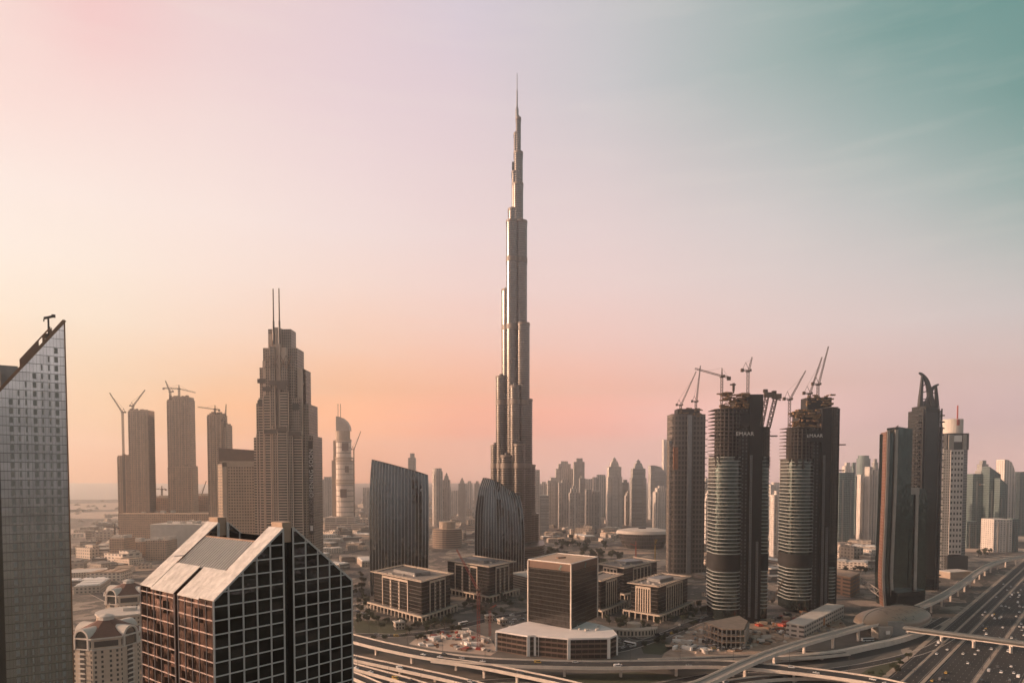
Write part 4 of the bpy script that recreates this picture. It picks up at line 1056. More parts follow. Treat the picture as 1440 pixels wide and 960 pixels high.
# ---- banded bow-fronted block ----
q = P(629, 700, 1420); Kq = 1420/960; r = thing('banded_block', 'brown banded bow fronted block between the two curved glass towers', 'building', (q.x, 1420, 0))
fbb = facade('brown_bands', (.34,.25,.19), (.09,.07,.06), 80, 4.4, 1.0, .45, .8, .3)
m_ = MB(); m_.prism(ngon(q.x, 1420, 26, 24, 31), 0, HC+(668-743)*Kq); part('body', m_, fbb, r)
m_ = MB(); m_.prism(ngon(q.x, 1420, 14, 12, 17), HC+(668-743)*Kq, HC+(668-733)*Kq); part('penthouse', m_, M['sandstone'], r)

# ---- hotel slab behind the stepped tower ----
dq = 1000; Kq = dq/960; xq = lambda px: (px-720)*Kq; zq = lambda py: HC+(668-py)*Kq
r = thing('hotel_block', 'broad brown hotel block with a dark sign band, left of the stepped tower', 'hotel', (xq(333), dq, 0))
fh_ = facade('hotel_windows', (.44,.32,.23), (.10,.07,.055), 3.9, 4.3, .62, .5, .8, .3)
m_ = MB(); m_.prism([Vector((xq(304), dq+6)), Vector((xq(313), dq)), Vector((xq(313), dq+40)), Vector((xq(304), dq+40))], 0, zq(652)); m_.prism([Vector((xq(313), dq)), Vector((xq(362), dq)), Vector((xq(362), dq+36)), Vector((xq(313), dq+36))], 0, zq(648)); part('body', m_, fh_, r)
m_ = MB(); m_.prism([Vector((xq(304.5), dq+9)), Vector((xq(362), dq+9)), Vector((xq(362), dq+30)), Vector((xq(304.5), dq+30))], zq(648), [zq(629), zq(633), zq(633), zq(629)]); part('sign_band', m_, plain('brown_sign', (.12,.075,.055), .6, .2, .1), r)
m_ = MB(); m_.prism([Vector((xq(313.5), dq-1)), Vector((xq(320), dq-1)), Vector((xq(320), dq-.05)), Vector((xq(313.5), dq-.05))], 0, zq(650)); m_.prism([Vector((xq(313.5), dq-1)), Vector((xq(362), dq-1)), Vector((xq(362), dq-.05)), Vector((xq(313.5), dq-.05))], zq(656), zq(648)); part('frame', m_, M['sandstone'], r)

# ---- white hotel tower with curved top ----
dq = 1850; Kq = dq/960; xq = lambda px: (px-720)*Kq; zq = lambda py: HC+(668-py)*Kq
r = thing('curved_top_tower', 'pale round tower with a quarter-round crown and two thin masts', 'tower', (xq(482), dq, 0))
fwh = facade('pale_rings', (.62,.52,.45), (.22,.17,.14), 90, 14.5, 1.0, .16, .6, .3)
def tube(px0, px1, y0, y1, mat, nm, yo=0, top=None, n=20):
    m_ = MB(); cx_ = xq((px0+px1)/2); rx = (px1-px0)/2*Kq; pl_ = ngon(cx_, dq+yo, rx*.8, n, rx); zt_ = zq(y1)
    m_.prism(pl_, zq(y0), zt_ if top is None else [top(p.x) for p in ccw(pl_)]); return part(nm, m_, mat, r)
tube(473,497.5,725,676,fwh,'shaft'); tube(473,497,676,649,fwh,'shaft'); tube(473.5,494.5,649,620,fwh,'shaft'); tube(473,493,620,606,M['sandstone'],'upper_drum')
for y in (679, 675, 648, 644, 619): tube(472,498 if y > 640 else 495,y+1.2,y-1.2,M['sandstone'],'ring')
m_ = MB(); x0, x1 = xq(475), xq(493.5); prof = [(x0, zq(606)), (x1, zq(606))]+[(x0+(x1-x0)*cos(a), zq(606)+(zq(586)-zq(606))*sin(a)) for a in [pi/2*i/12 for i in range(1, 13)]]
F1 = [Vector((x, dq-13, z)) for x, z in prof]; B1 = [Vector((x, dq+13, z)) for x, z in prof]
m_.face(F1); m_.face(B1[::-1]); 
for i in range(len(prof)): j = (i+1) % len(prof); m_.face([F1[j], F1[i], B1[i], B1[j]])
part('crown', m_, plain('crown_panel', (.42,.34,.29), .5, .15, .1), r)
m_ = MB(); m_.prism([Vector((xq(466.5), dq+2)), Vector((xq(473.5), dq+2)), Vector((xq(473.5), dq+20)), Vector((xq(466.5), dq+20))], 0, zq(647)); m_.prism([Vector((xq(469), dq+1)), Vector((xq(475), dq+1)), Vector((xq(475), dq+18)), Vector((xq(469), dq+18))], 0, zq(619)); m_.prism([Vector((xq(473), dq+4)), Vector((xq(476), dq+4)), Vector((xq(476), dq+14)), Vector((xq(473), dq+14))], 0, zq(586)); part('side_fins', m_, M['sandstone'], r)
for px in (476.5, 480): m_ = MB(); m_.bar((xq(px), dq, zq(592)), (xq(px), dq, zq(568)), 1.2); part('mast', m_, M['dark'], r)
for (a, b, c_, d_) in ((484,493,634,623),(488,493,664,655),(481,490,699,687)): m_ = MB(); m_.box(xq((a+b)/2), dq-20, zq(c_), (b-a)*Kq, 1.2, (c_-d_)*Kq); part('dark_panel', m_, plain('brown_glass', (.12,.08,.065), .3, .2, .1), r)
m_ = MB(); m_.box(xq(482), dq-6, 0, 80, 60, zq(726)); m_.box(xq(492), dq-24, 0, 90, 40, zq(735)); part('podium', m_, facade('podium_bands', (.50,.44,.39), (.2,.17,.15), 30, 5, .9, .5), r)

# ---- opera house: a shallow boat-shaped hall ----
q = P(905, 700, 1420); r = thing('opera_house', 'wide low boat shaped hall with an overhanging pale roof', 'hall', (q.x, 1420, 0))
def boat(sx_, sy_): return [Vector((q.x+sx_*cos(a), 1420+sy_*sin(a))) for a in [2*pi*i/32 for i in range(32)]]
m_ = MB(); m_.prism(boat(42, 36), 0, 30, top=boat(53, 42)); part('glass_wall', m_, facade('opera_glass', (.10,.085,.075), (.05,.05,.05), 3, 8, .8, .85, .5, .15, .4), r)
m_ = MB(); m_.prism(boat(57, 46), 30, 36, top=boat(54, 43), bot=True); m_.prism(boat(54, 43), 36, 40, top=boat(30, 22)); part('roof', m_, plain('opera_roof', (.52,.46,.41), .7, .1, .05), r)
m_ = MB(); m_.box(q.x-4, 1412, 39.5, 14, 10, 3); part('roof_plant', m_, M['dark'], r)
# =====================================================================
# cranes
# =====================================================================
def lattice(mb, a, b, w, n=None, th=.22, taper=1.0):
    a = Vector(a); b = Vector(b); d = (b-a); L_ = d.length; d.normalize()
    up = Vector((0,0,1)) if abs(d.z) < .9 else Vector((0,1,0))
    x = d.cross(up).normalized(); y = x.cross(d)
    n = n or max(3, int(L_/(w*1.6)))
    def cor(t):
        k = w/2*(1+(taper-1)*t); c = a+d*L_*t
        return [c-x*k-y*k, c+x*k-y*k, c+x*k+y*k, c-x*k+y*k]
    C_ = [cor(i/n) for i in range(n+1)]
    for i in range(n):
        for k in range(4):
            mb.bar(C_[i][k], C_[i+1][k], th); j = (k+1) % 4
            mb.bar(C_[i][k], C_[i+1][j] if i % 2 else C_[i+1][j], th*.8); mb.bar(C_[i][k], C_[i][j], th*.8)
    return mb
def crane(label, d, base, piv, tip, kind='luff', mat='yellow', w=2.2, group='tower cranes', th=None, back=None):
    """base, pivot and jib tip as seen; everything stands in the plane at distance d"""
    B = P(base[0], base[1], d); V = P(piv[0], piv[1], d); T = P(tip[0], tip[1], d); V.x = B.x
    r = thing('tower_crane', label, 'crane', (B.x, B.y, B.z), group); th = th or max(.22, d/960*.32)
    m_ = MB(); lattice(m_, B, V, w, th=th); part('mast', m_, M[mat], r)
    m_ = MB(); m_.box(V.x, V.y, V.z-.6, w*1.7, w*1.7, 1.4); m_.box(V.x+w*.9, V.y-w*.6, V.z-.2, 1.8, 1.8, 2.3); part('cab', m_, M['cranedark'], r)
    s = 1 if T.x >= V.x else -1
    if kind == 'luff':
        m_ = MB(); lattice(m_, V+Vector((s*.8,0,1)), T, w*.75, th=th*.8, taper=.5); part('jib', m_, M[mat], r)
        m_ = MB(); K_ = V+Vector((-s*6,0,1)); A_ = V+Vector((-s*2.5,0,9)); lattice(m_, V+Vector((0,0,.8)), K_, w*.7, th=th*.8); m_.box(K_.x, K_.y, K_.z-1.6, 2.6, 2.6, 3.4)
        m_.bar(V+Vector((s,0,1)), A_, th*1.4); m_.bar(K_, A_, th*1.2); part('counterweight', m_, M['cranedark'], r)
        m_ = MB(); m_.bar(A_, V.lerp(T, .8), .12*d/700); part('tie', m_, M['cranedark'], r)
    else:
        J = T; m_ = MB(); lattice(m_, V+Vector((0,0,1)), J, w*.7, th=th*.8); part('jib', m_, M[mat], r)
        bk = V+Vector((-s*(12 if back is None else back),0,1+(V.z-J.z)*.15)); m_ = MB(); lattice(m_, V+Vector((0,0,1)), bk, w*.8, th=th*.8); m_.box(bk.x, bk.y, bk.z-3, 3.5, 2.4, 3.6); part('counterweight', m_, M['cranedark'], r)
        A_ = V+Vector((0,0,9)); m_ = MB(); lattice(m_, V, A_, w*.7, th=th*.8, taper=.3); part('tower_head', m_, M[mat], r)
        m_ = MB(); m_.bar(A_, V.lerp(J, .65), .12*d/700); m_.bar(A_, bk, .12*d/700); part('tie', m_, M['cranedark'], r)
    return r
# =====================================================================
# towers under construction, right of the middle
# =====================================================================
tealg = mirror('teal_glass', (.10,.13,.125), .1, .01, .2, .9, (1.6, 3.75), .05)
slabw = plain('pale_slab', (.28,.29,.275), .6, .12, .2)
rawc = plain('raw_concrete', (.10,.085,.075), .9, .3, .2)
netm = plain('scaffold_net', (.018,.017,.0165), .9, .35, .15)
formw = plain('formwork', (.22,.13,.06), .8, .4, .4)
def capsule(cx, cy, rx, ry, n=20, back=0.0):
    """rounded towards the viewer, straight towards the back"""
    return ccw([Vector((cx-rx*cos(pi*i/n), cy-ry*sin(pi*i/n))) for i in range(n+1)]+[Vector((cx+rx, cy+back)), Vector((cx-rx, cy+back))])
def site_tower(label, d, base_y, bays, cores, band, rails, group):
    K = d/960; xq = lambda px: (px-720)*K; zq = lambda py: HC+(668-py)*K
    pxs = [b[0] for b in bays]+[b[1] for b in bays]; xm = (xq(min(pxs))+xq(max(pxs)))/2
    r = thing('unfinished_tower', label, 'tower', (xm, d, 0), group); FHT = 3.75
    for (p0, p1, yraw, ytop, yo, curve) in bays:
        cx_ = (xq(p0)+xq(p1))/2; rx = (xq(p1)-xq(p0))/2; ry = rx*curve
        pol = capsule(cx_, d+yo, rx, ry, 20, 22); zr = zq(yraw); zt_ = zq(ytop); zb0, zb1 = zq(band[0]), zq(band[1])
        m_ = MB(); m_.prism(inset(pol, .9), 3, zr); part('glazing', m_, tealg, r)
        m_ = MB(); m_.prism(inset(pol, .2), zb0, zb1, bot=True); part('mechanical_band', m_, netm, r)
        sm = MB(); o = Vector((cx_, d+yo)); lp_ = [p-o for p in pol]; sm.prism(lp_, 0, .85, bot=True); sm = sm.mesh('floor_slab', slabw)
        rm = MB(); rm.prism(lp_, 0, .6, bot=True); rm = rm.mesh('raw_slab', rawc)
        zs = []; z = 14
        while z < zr-1:
            if not (zb0-1 < z < zb1): zs.append(Matrix.Translation((cx_-xm, yo, z)))
            z += FHT
        repeat('floor_slab', r, sm, zs)
        zs = []
        while z < zt_+1: zs.append(Matrix.Translation((cx_-xm, yo, z))); z += FHT
        repeat('raw_slab', r, rm, zs)
        m_ = MB(); ip = inset(pol, 1.2)
        for i in range(1, len(ip), 2): m_.box(ip[i].x, ip[i].y, zr-3, 1.0, 1.0, zt_-zr+3)
        part('column', m_, rawc, r)
        m_ = MB(); m_.prism(inset(pol, 5.5 if rx > 9 else 3.2), zr, zt_); part('raw_core', m_, netm, r)
        # unglazed patches running down below the raw floors
        m_ = MB(); rr_ = random.Random(int(p0))
        for k in range(9):
            i = rr_.randrange(2, 18); a, b = pol[i], pol[i+1]; nrm = Vector(((b-a).y, -(b-a).x)).normalized()*.15; h = rr_.choice((3.75, 7.5, 11))
            m_.face([(a.x+nrm.x,a.y+nrm.y,zr-h), (b.x+nrm.x,b.y+nrm.y,zr-h), (b.x+nrm.x,b.y+nrm.y,zr), (a.x+nrm.x,a.y+nrm.y,zr)])
        part('open_bay', m_, netm, r, kind=None)
    for (p0, p1, ytop, yo, mt) in cores:
        m_ = MB(); m_.prism([Vector((xq(p0), d+yo)), Vector((xq(p1), d+yo)), Vector((xq(p1), d+26)), Vector((xq(p0), d+26))], 0, zq(ytop)); part('core', m_, mt, r)
    for (px, y0, y1, yo) in rails:
        m_ = MB(); lattice(m_, (xq(px), d+yo, zq(y0)), (xq(px), d+yo, zq(y1)), 1.6, th=.25); part('hoist_rail', m_, M['steel'], r)
    return r, xq, zq
corew = facade('dark_core_windows', (.035,.032,.03), (.12,.115,.11), 3.6, 3.75, .4, .5, .8, .3, .2, objvar=0)
stB, xq, zq = site_tower('unfinished round tower with two leaning hoists on top, nearest of the three', 696, 872,
    [(1003,1042,642,576,0,.75), (1066,1084,642,600,4,.9)], [(1040,1052,575,-3,corew), (1050,1068,556,-7,netm), (1036,1060,560,4,netm)], (802,779), [(1061.5,868,760,-8.5),(1052,866,640,-8)], 'unfinished round towers')
m_ = MB(); rr_ = random.Random(3); xs0, zz0 = xq, zq
for k in range(150):
    px = rr_.uniform(1012, 1066); py = rr_.uniform(553, 578) if px < 1050 else rr_.uniform(556, 590)
    m_.box(xq(px), 696+rr_.uniform(-6, 10), zq(py), rr_.uniform(1.5, 7), rr_.uniform(1, 4), rr_.uniform(.5, 2.2), 0)
part('formwork', m_, formw, stB)
m_ = MB()
for px0, py0, px1, py1 in ((1066,600,1074,556),(1076,602,1086,558)): lattice(m_, (xq(px0), 690, zq(py0)), (xq(px1), 690, zq(py1)), 3.2, th=.5); m_.box(xq(px1)+1, 690, zq(py1)-3, 8, 4, 5); m_.box(xq(px1)-2, 690, zq(py1)+2, 4, 3, 3)
m_.bar((xq(1080), 690, zq(561)), (xq(1093), 690, zq(564)), 1.0)
part('hoist_frame', m_, M['cranedark'], stB)
m_ = MB(); m_.box(xq(1033), 690, zq(600), 30, .6, 13); sg = part('sign_board', m_, netm, stB)
text('sign_letters', 'EMAAR', 5.4, M['white'], sg, (xq(1041.5)-stB.location.x, -10.9, zq(611)), spacing=1.05)
m_ = MB(); m_.box(xq(1031), 699, zq(550), 2, 2, 8); m_.bar((xq(1026), 699, zq(541)), (xq(1034), 699, zq(541)), 1.4); m_.box(xq(1031), 699, zq(553), 1.2, 1.2, 9); part('placing_boom', m_, M['cranedark'], stB)
stC, xq, zq = site_tower('unfinished round tower with three leaning cranes above a dark blunt right side', 750, 858,
    [(1106,1143,645,603,0,.75), (1160,1180,790,574,6,.9)], [(1140,1153,602,-3,corew), (1150,1163,575,-8,netm), (1126,1150,577,6,netm), (1138,1172,558,8,netm), (1161,1181,574,3,netm)], (796,778), [(1158.5,855,740,-9),(1153,852,640,-9)], 'unfinished round towers')
m_ = MB(); rr_ = random.Random(4)
for k in range(120):
    px = rr_.uniform(1112, 1162); m_.box(xq(px), 750+rr_.uniform(-6, 10), zq(rr_.uniform(578, 602)), rr_.uniform(1.5, 7), rr_.uniform(1, 4), rr_.uniform(.5, 2.2))
for k in range(30): m_.box(xq(rr_.uniform(1138, 1171)), 750+rr_.uniform(4, 10), zq(rr_.uniform(556, 572)), rr_.uniform(1.5, 6), 3, 1.5)
part('formwork', m_, formw, stC)
m_ = MB(); m_.box(xq(1139), 740.5, zq(622), 26, .6, 12); sg = part('sign_board', m_, netm, stC)
text('sign_letters', 'EMAAR', 5.2, M['white'], sg, (xq(1139)-stC.location.x, -9.9, zq(613.5)), spacing=1.05)
m_ = MB()
for px, py in ((1104,628),(1182,626),(1181,662)): m_.box(xq(px), 748, zq(py), 6, 4, 1.2)
part('loading_deck', m_, M['cranedark'], stC)
m_ = MB()
for px, py in ((1001,613),(1000,642),(1086,614)): m_.box((px-720)*696/960, 694, HC+(668-py)*696/960, 6, 4, 1.2)
part('loading_deck', m_, M['cranedark'], stB)
# third tower: fully framed, dark, farther back
dA = 1043; xq = lambda px: (px-720)*dA/960; zq = lambda py: HC+(668-py)*dA/960
stA = thing('unfinished_tower', 'unfinished square-shouldered tower with two leaning cranes, leftmost and farthest of the three', 'tower', (xq(967), dA, 0), 'unfinished round towers')
fA = facade('raw_grid', (.16,.135,.115), (.012,.012,.012), 5.2, 7.5, .58, .6, .85, .5)
for p0, p1, yt, yo, cv in ((943,967,583,0,.35),(969,992,583,2,.3)):
    cx_, rx = (xq(p0)+xq(p1))/2, (xq(p1)-xq(p0))/2; pol = capsule(cx_, dA+yo, rx, rx*cv, 14, 30)
    m_ = MB(); m_.prism(inset(pol, .6), 0, zq(yt)); part('frame', m_, fA, stA)
    sm = MB(); sm.prism([p-Vector((cx_, dA)) for p in pol], 0, .7, bot=True); sm = sm.mesh('floor_slab', rawc)
    repeat('floor_slab', stA, sm, [Matrix.Translation((cx_-xq(967), 0, 6+3.75*k)) for k in range(int((zq(yt)-6)/3.75)+1)])
m_ = MB(); m_.prism([Vector((xq(965), dA-6)), Vector((xq(971), dA-6)), Vector((xq(971), dA+20)), Vector((xq(965), dA+20))], 0, zq(584)); part('spine', m_, M['steel'], stA)
m_ = MB(); m_.prism([Vector((xq(952), dA)), Vector((xq(983), dA)), Vector((xq(983), dA+22)), Vector((xq(952), dA+22))], zq(583), zq(575)); part('core', m_, netm, stA)
m_ = MB()
for k in range(24): m_.box(xq(random.uniform(951, 984)), dA-1, zq(random.uniform(575, 587)), random.uniform(2, 8), 2.5, random.uniform(.8, 2.4))
part('formwork', m_, formw, stA)
for sx_ in (943, 992):
    repeat('loading_deck', stA, MB().box(0, 0, 0, 3.2, 5, 1.0).mesh('loading_deck', netm), [Matrix.Translation((xq(sx_)-xq(967), -2+(k*7 % 5), zq(592)-k*9.5)) for k in range(22)])
m_ = MB(); m_.box(xq(949), dA-3.5, zq(660), 7, 2, 34); part('orange_net', m_, plain('orange_net', (.30,.13,.07), .9, .5, .3), stA)
m_ = MB(); lattice(m_, (xq(942), dA, 0), (xq(942), dA, zq(622)), 2, th=.5); m_.box(xq(941.5), dA, zq(624), 4, 4, 5); part('hoist_rail', m_, M['steel'], stA)
crane('leaning crane on the left of the farthest unfinished tower, its jib pointing right', dA, (957,580), (957,570), (979,522), 'luff', 'cranedark', 2.6)
crane('steeply raised crane on the right of the farthest unfinished tower', dA, (978.5,577), (978.5,565), (985,514), 'luff', 'cranedark', 2.6)
crane('level crane whose long jib reaches left between two unfinished towers', 692, (1014.5,580), (1014.5,530), (977,518), 'hammer', 'cranedark', 2.0, back=7)
crane('crane seen nearly end on, highest above the unfinished tower with the leaning hoists', 700, (1051.5,556), (1051.5,522), (1057.6,502), 'luff', 'cranedark', 2.2)
crane('leaning crane standing outside the left edge of the blunt sided unfinished tower', 744, (1109,645), (1109,562), (1133,521), 'luff', 'cranedark', 2.2)
crane('middle one of three leaning cranes on the blunt sided unfinished tower', 757, (1138,560), (1138,554), (1156,502), 'luff', 'cranedark', 2.2)
crane('tallest jib of all, right hand crane on the blunt sided unfinished tower', 760, (1150,560), (1150,541), (1165,487), 'luff', 'cranedark', 2.2)
# podium and yard of the building site
q = G(1030, 884); pd = thing('site_podium', 'unfinished terraced podium with open floors at the foot of the nearest round tower', 'building', (q.x, q.y, 0))
pp = ccw([Vector((v.x, v.y)) for v in (G(988,876,16), G(1015,886,16), G(1048,886,16), G(1054,874,16), G(1040,866,16))])
for k in range(4):
    m_ = MB(); m_.prism(inset(pp, [-3, 0, 0, 1.5][k]), [.02, 5, 10.5, 16][k], [.8, 5.9, 11.4, 17.2][k], bot=True); part('floor_slab', m_, M['rooftan'] if k else rawc, pd)
m_ = MB()
for a, b in zip(pp, pp[1:]+pp[:1]):
    for i in range(5): v = a.lerp(b, i/5); v = v+(Vector((q.x, q.y))-v).normalized()*1.6; m_.box(v.x, v.y, 0, .9, .9, 16)
part('column', m_, M['concrete'], pd)
m_ = MB(); m_.prism(inset(pp, 7), 0, 16); part('raw_core', m_, netm, pd)
q = G(1120, 878); r = thing('site_building', 'long low white banded building on the building site below the blunt sided tower', 'building', (q.x, q.y, 0))
A_, B_ = G(1118,896,0), G(1175,866,0); dv = (B_-A_); an = atan2(dv.y, dv.x); ctr = (A_+B_)/2
fsw = facade('site_bands', (.52,.45,.40), (.06,.05,.045), 7, 4.2, .7, .45, .8, .5)
m_ = MB(); m_.box(ctr.x, ctr.y, 0, dv.length, 16, 12, an); part('body', m_, fsw, r); m_ = MB(); m_.box(ctr.x, ctr.y, 12, dv.length+.6, 16.6, .9, an); part('roof', m_, M['pale'], r)
m_ = MB(); v = ctr-dv.normalized()*4; m_.box(v.x, v.y-.1, 3, 5, 16.4, 7, an); part('orange_panel', m_, plain('orange_panel', (.42,.18,.07), .7, .2, .2), r)
# =====================================================================
# towers at the right
# =====================================================================
dq = 778; K = dq/960; xq = lambda px: (px-720)*K; zq = lambda py: HC+(668-py)*K
r = thing('slab_tower', 'slim dark slab tower with two pale vertical ribs and a reddish left edge', 'tower', (xq(1260), dq, 0))
g1 = mirror('green_black_glass', (.09,.125,.12), .08, .008, .15, .92, (1.8, 3.7), .03)
def shl(y): return -4*max(0, (y-640)/215)**1.5
def bent(p0, p1, ytop, y0, y1d, mat, nm, flare=1.0, ytop2=None):
    secs = []
    for i in range(13):
        f = i/12; yb_ = 668+HC/K; y = yb_+(ytop-yb_)*f; off = flare*(-4.5*max(0, (y-640)/215)**1.6+5.5*max(0, (y-805)/50)**1.5)
        z = zq(y); zz = z if i < 12 or ytop2 is None else zq(ytop2)
        secs.append([Vector((xq(p0+off), dq+y0, z)), Vector((xq(p1+off), dq+y0+y1d[0], zz)), Vector((xq(p1+off), dq+y0+y1d[1], zz)), Vector((xq(p0+off), dq+y0+y1d[1], z))])
    m_ = MB(); m_.loft(secs); m_.face(secs[-1]); return part(nm, m_, mat, r)
rw_ = facade('reddish_wall', (.19,.095,.065), (.12,.06,.045), 3, 3.7, .6, .5, .75, .3)
secs = []
for i in range(13):
    f = i/12; yb_ = 668+HC/K; y = yb_+(607-yb_)*f; off = -4.5*max(0, (y-640)/215)**1.6+5.5*max(0, (y-805)/50)**1.5; x0_ = xq(1245+off)
    secs.append([Vector((x0_, dq+.2, zq(y))), Vector((x0_+1.2, dq+.2, zq(y))), Vector((x0_+14, dq+24, zq(y))), Vector((x0_+6.2, dq+24, zq(y)))])
m_ = MB(); m_.loft(secs); m_.face(secs[-1]); part('left_wall', m_, rw_, r)
bent(1245.8,1249.4,605,-.6,(0,1.6), M['concrete'], 'rib'); bent(1257.2,1261.2,604,-.6,(0,1.6), M['concrete'], 'rib')
bent(1249.6,1257,609,1.5,(0,20), g1, 'glass_strip')
bent(1261.4,1283,600,0,(2,24), g1, 'right_wall', ytop2=603)
m_ = MB(); m_.bar((xq(1255), dq+4, zq(605)), (xq(1264), dq+4, zq(598)), .9); part('cleaning_arm', m_, M['cranedark'], r)
m_ = MB(); m_.prism([Vector((xq(1283.2), dq+4)), Vector((xq(1310), dq+7)), Vector((xq(1310), dq+30)), Vector((xq(1283.2), dq+30))], 0, zq(687)); part('annex', m_, g1, r)
m_ = MB(); m_.prism([Vector((xq(1283.4), dq+3)), Vector((xq(1296), dq+4)), Vector((xq(1296), dq+14)), Vector((xq(1283.4), dq+14))], zq(695), zq(685.5)); m_.box(xq(1292.3), dq+3.2, 10, 3.2, 1.2, zq(695)-10); part('annex_frame', m_, M['concrete'], r)
m_ = MB(); m_.prism([Vector((xq(1250), dq-22)), Vector((xq(1300), dq-4)), Vector((xq(1325), dq+30)), Vector((xq(1262), dq+20))], 0, 19); part('podium', m_, mirror('podium_dark', (.06,.062,.062), .15, .02, .2, .8), r)
# twin clawed tower
dq = 889; K = dq/960; xq = lambda px: (px-720)*K; zq = lambda py: HC+(668-py)*K
r = thing('clawed_tower', 'black tower crowned by two curved claw shaped spires', 'tower', (xq(1308), dq, 0))
fy = facade('black_grid', (.02,.02,.021), (.06,.064,.064), 2.6, 3.8, .8, .6, .5, .12, .8, .4)
def chamf(w, dp, c): return [Vector((xq(1308)+x, dq+y+dp/2)) for x, y in ((-w/2+c,-dp/2),(w/2-c,-dp/2),(w/2,-dp/2+c),(w/2,dp/2-c),(w/2-c,dp/2),(-w/2+c,dp/2),(-w/2,dp/2-c),(-w/2,-dp/2+c))]
m_ = MB(); m_.prism(chamf(37, 34, 6), 0, zq(600)); m_.prism(chamf(33, 32, 7), zq(600), zq(577)); m_.prism(chamf(27, 28, 6), zq(577), zq(571)); part('shaft', m_, fy, r)
m_ = MB(); 
for px in (1295.5, 1299, 1317.5, 1321.5):
    m_.prism(rect(xq(px), dq-.4, 1.2, 1.6), 0, zq(575))
part('rib', m_, M['dark'], r)
for sx_ in (1290.6, 1325.4):
    zs = [Matrix.Translation((xq(sx_)-xq(1308), 4, zq(y))) for y in range(585, 820, 9)]
    repeat('balcony', r, MB().box(0, 0, 0, 2.2, 7, 1.6).mesh('balcony', M['dark']), zs)
m_ = MB(); m_.prism([Vector((xq(1297.5), dq-.7)), Vector((xq(1317), dq-.7)), Vector((xq(1317), dq)), Vector((xq(1297.5), dq))], 8, zq(580)); part('glass_front', m_, mirror('black_front', (.075,.08,.08), .08, .012, .15, .92), r)
def claw(pts, ws, nm='claw'):
    m_ = MB(); pts = smooth_path([Vector((xq(x), dq+8, zq(y))) for x, y in pts], 5); n = len(pts)
    for i, (a, b) in enumerate(zip(pts, pts[1:])): w_ = ws[0]+(ws[1]-ws[0])*i/n; m_.bar(a, b+(b-a)*.15, w_, w_*1.3)
    return part(nm, m_, M['dark'], r)
claw([(1296,575),(1296.5,560),(1297.5,545),(1298.5,528)], (4.4, 2.0)); claw([(1293.5,524),(1298,526.5),(1304,534),(1308,546),(1310.5,560),(1313,574)], (1.6, 6.5))
claw([(1319.5,575),(1319.5,565),(1318.5,552),(1317.5,542)], (4.0, 1.8)); claw([(1321.5,540),(1315,543.5),(1310.5,550),(1308,560),(1304,572)], (1.6, 5.4))
m_ = MB()
for a, b in (((1297,552),(1307,549)),((1297,561),(1310,560)),((1310,553),(1318.5,552)),((1312,563),(1319,563)),((1299,571),(1306,562)),((1317,571),(1312,565)),((1297.3,545),(1304,538)),((1300,575),(1309,560))): m_.bar((xq(a[0]), dq+8, zq(a[1])), (xq(b[0]), dq+8, zq(b[1])), 1.1)
m_.prism([Vector((xq(1297), dq+5)), Vector((xq(1319), dq+5)), Vector((xq(1319), dq+14)), Vector((xq(1297), dq+14))], zq(576), zq(563), top=[Vector((xq(1302), dq+7)), Vector((xq(1316), dq+7)), Vector((xq(1316), dq+12)), Vector((xq(1302), dq+12))])
m_.box(xq(1310.5), dq+9, zq(564), 6, 4, zq(548)-zq(564))
part('claw_brace', m_, M['dark'], r)
# pale gridded tower with a drum on top
dq = 1067; K = dq/960; xq = lambda px: (px-720)*K; zq = lambda py: HC+(668-py)*K
r = thing('drum_top_tower', 'pale tower with square dark windows, a white drum and a needle on top', 'tower', (xq(1347), dq, 0))
m_ = MB(); m_.prism([Vector((xq(1336), dq)), Vector((xq(1354), dq)), Vector((xq(1354), dq+30)), Vector((xq(1336), dq+30))], 26, zq(632))
part('front', m_, facade('square_windows', (.55,.50,.46), (.03,.03,.03), 5.0, 8.6, .52, .45, .7, .2), r)
m_ = MB(); m_.prism([Vector((xq(1354), dq+1)), Vector((xq(1365.5), dq+10)), Vector((xq(1365.5), dq+34)), Vector((xq(1354), dq+34))], 0, zq(618)); m_.prism([Vector((xq(1329.5), dq+6)), Vector((xq(1336), dq+1)), Vector((xq(1336), dq+30)), Vector((xq(1329.5), dq+30))], 0, zq(628))
part('side', m_, facade('dark_side', (.20,.20,.195), (.05,.055,.055), 3.2, 4.2, .6, .6, .6, .2), r)
m_ = MB(); m_.prism([Vector((xq(1331), dq+2)), Vector((xq(1362), dq+2)), Vector((xq(1362), dq+28)), Vector((xq(1331), dq+28))], zq(632), zq(609)); part('upper_block', m_, M['dark'], r)
m_ = MB(); m_.box(xq(1346), dq+1.2, zq(621), 12, 1, 10); part('bright_panel', m_, M['white'], r)
m_ = MB(); m_.prism([Vector((xq(1333), dq+.6)), Vector((xq(1340), dq+.6)), Vector((xq(1340), dq+1.9)), Vector((xq(1333), dq+1.9))], zq(632), zq(611)); m_.prism([Vector((xq(1353), dq+.6)), Vector((xq(1358), dq+.6)), Vector((xq(1358), dq+1.9)), Vector((xq(1353), dq+1.9))], zq(632), zq(611)); part('pier', m_, M['concrete'], r)
m_ = MB(); m_.prism(ngon(xq(1345.8), dq+14, 14, 24), zq(609), zq(589)); part('drum', m_, M['pale'], r)
m_ = MB(); m_.bar((xq(1345.5), dq+3, zq(598)), (xq(1345.5), dq+3, zq(570)), 1.4); m_.box(xq(1345), dq-.5, zq(598), 4, .5, 9); part('needle', m_, M['cranered'], r)
m_ = MB(); m_.prism([Vector((xq(1333), dq-3)), Vector((xq(1362), dq-3)), Vector((xq(1362), dq+34)), Vector((xq(1333), dq+34))], 0, 24); part('base', m_, M['dark'], r)
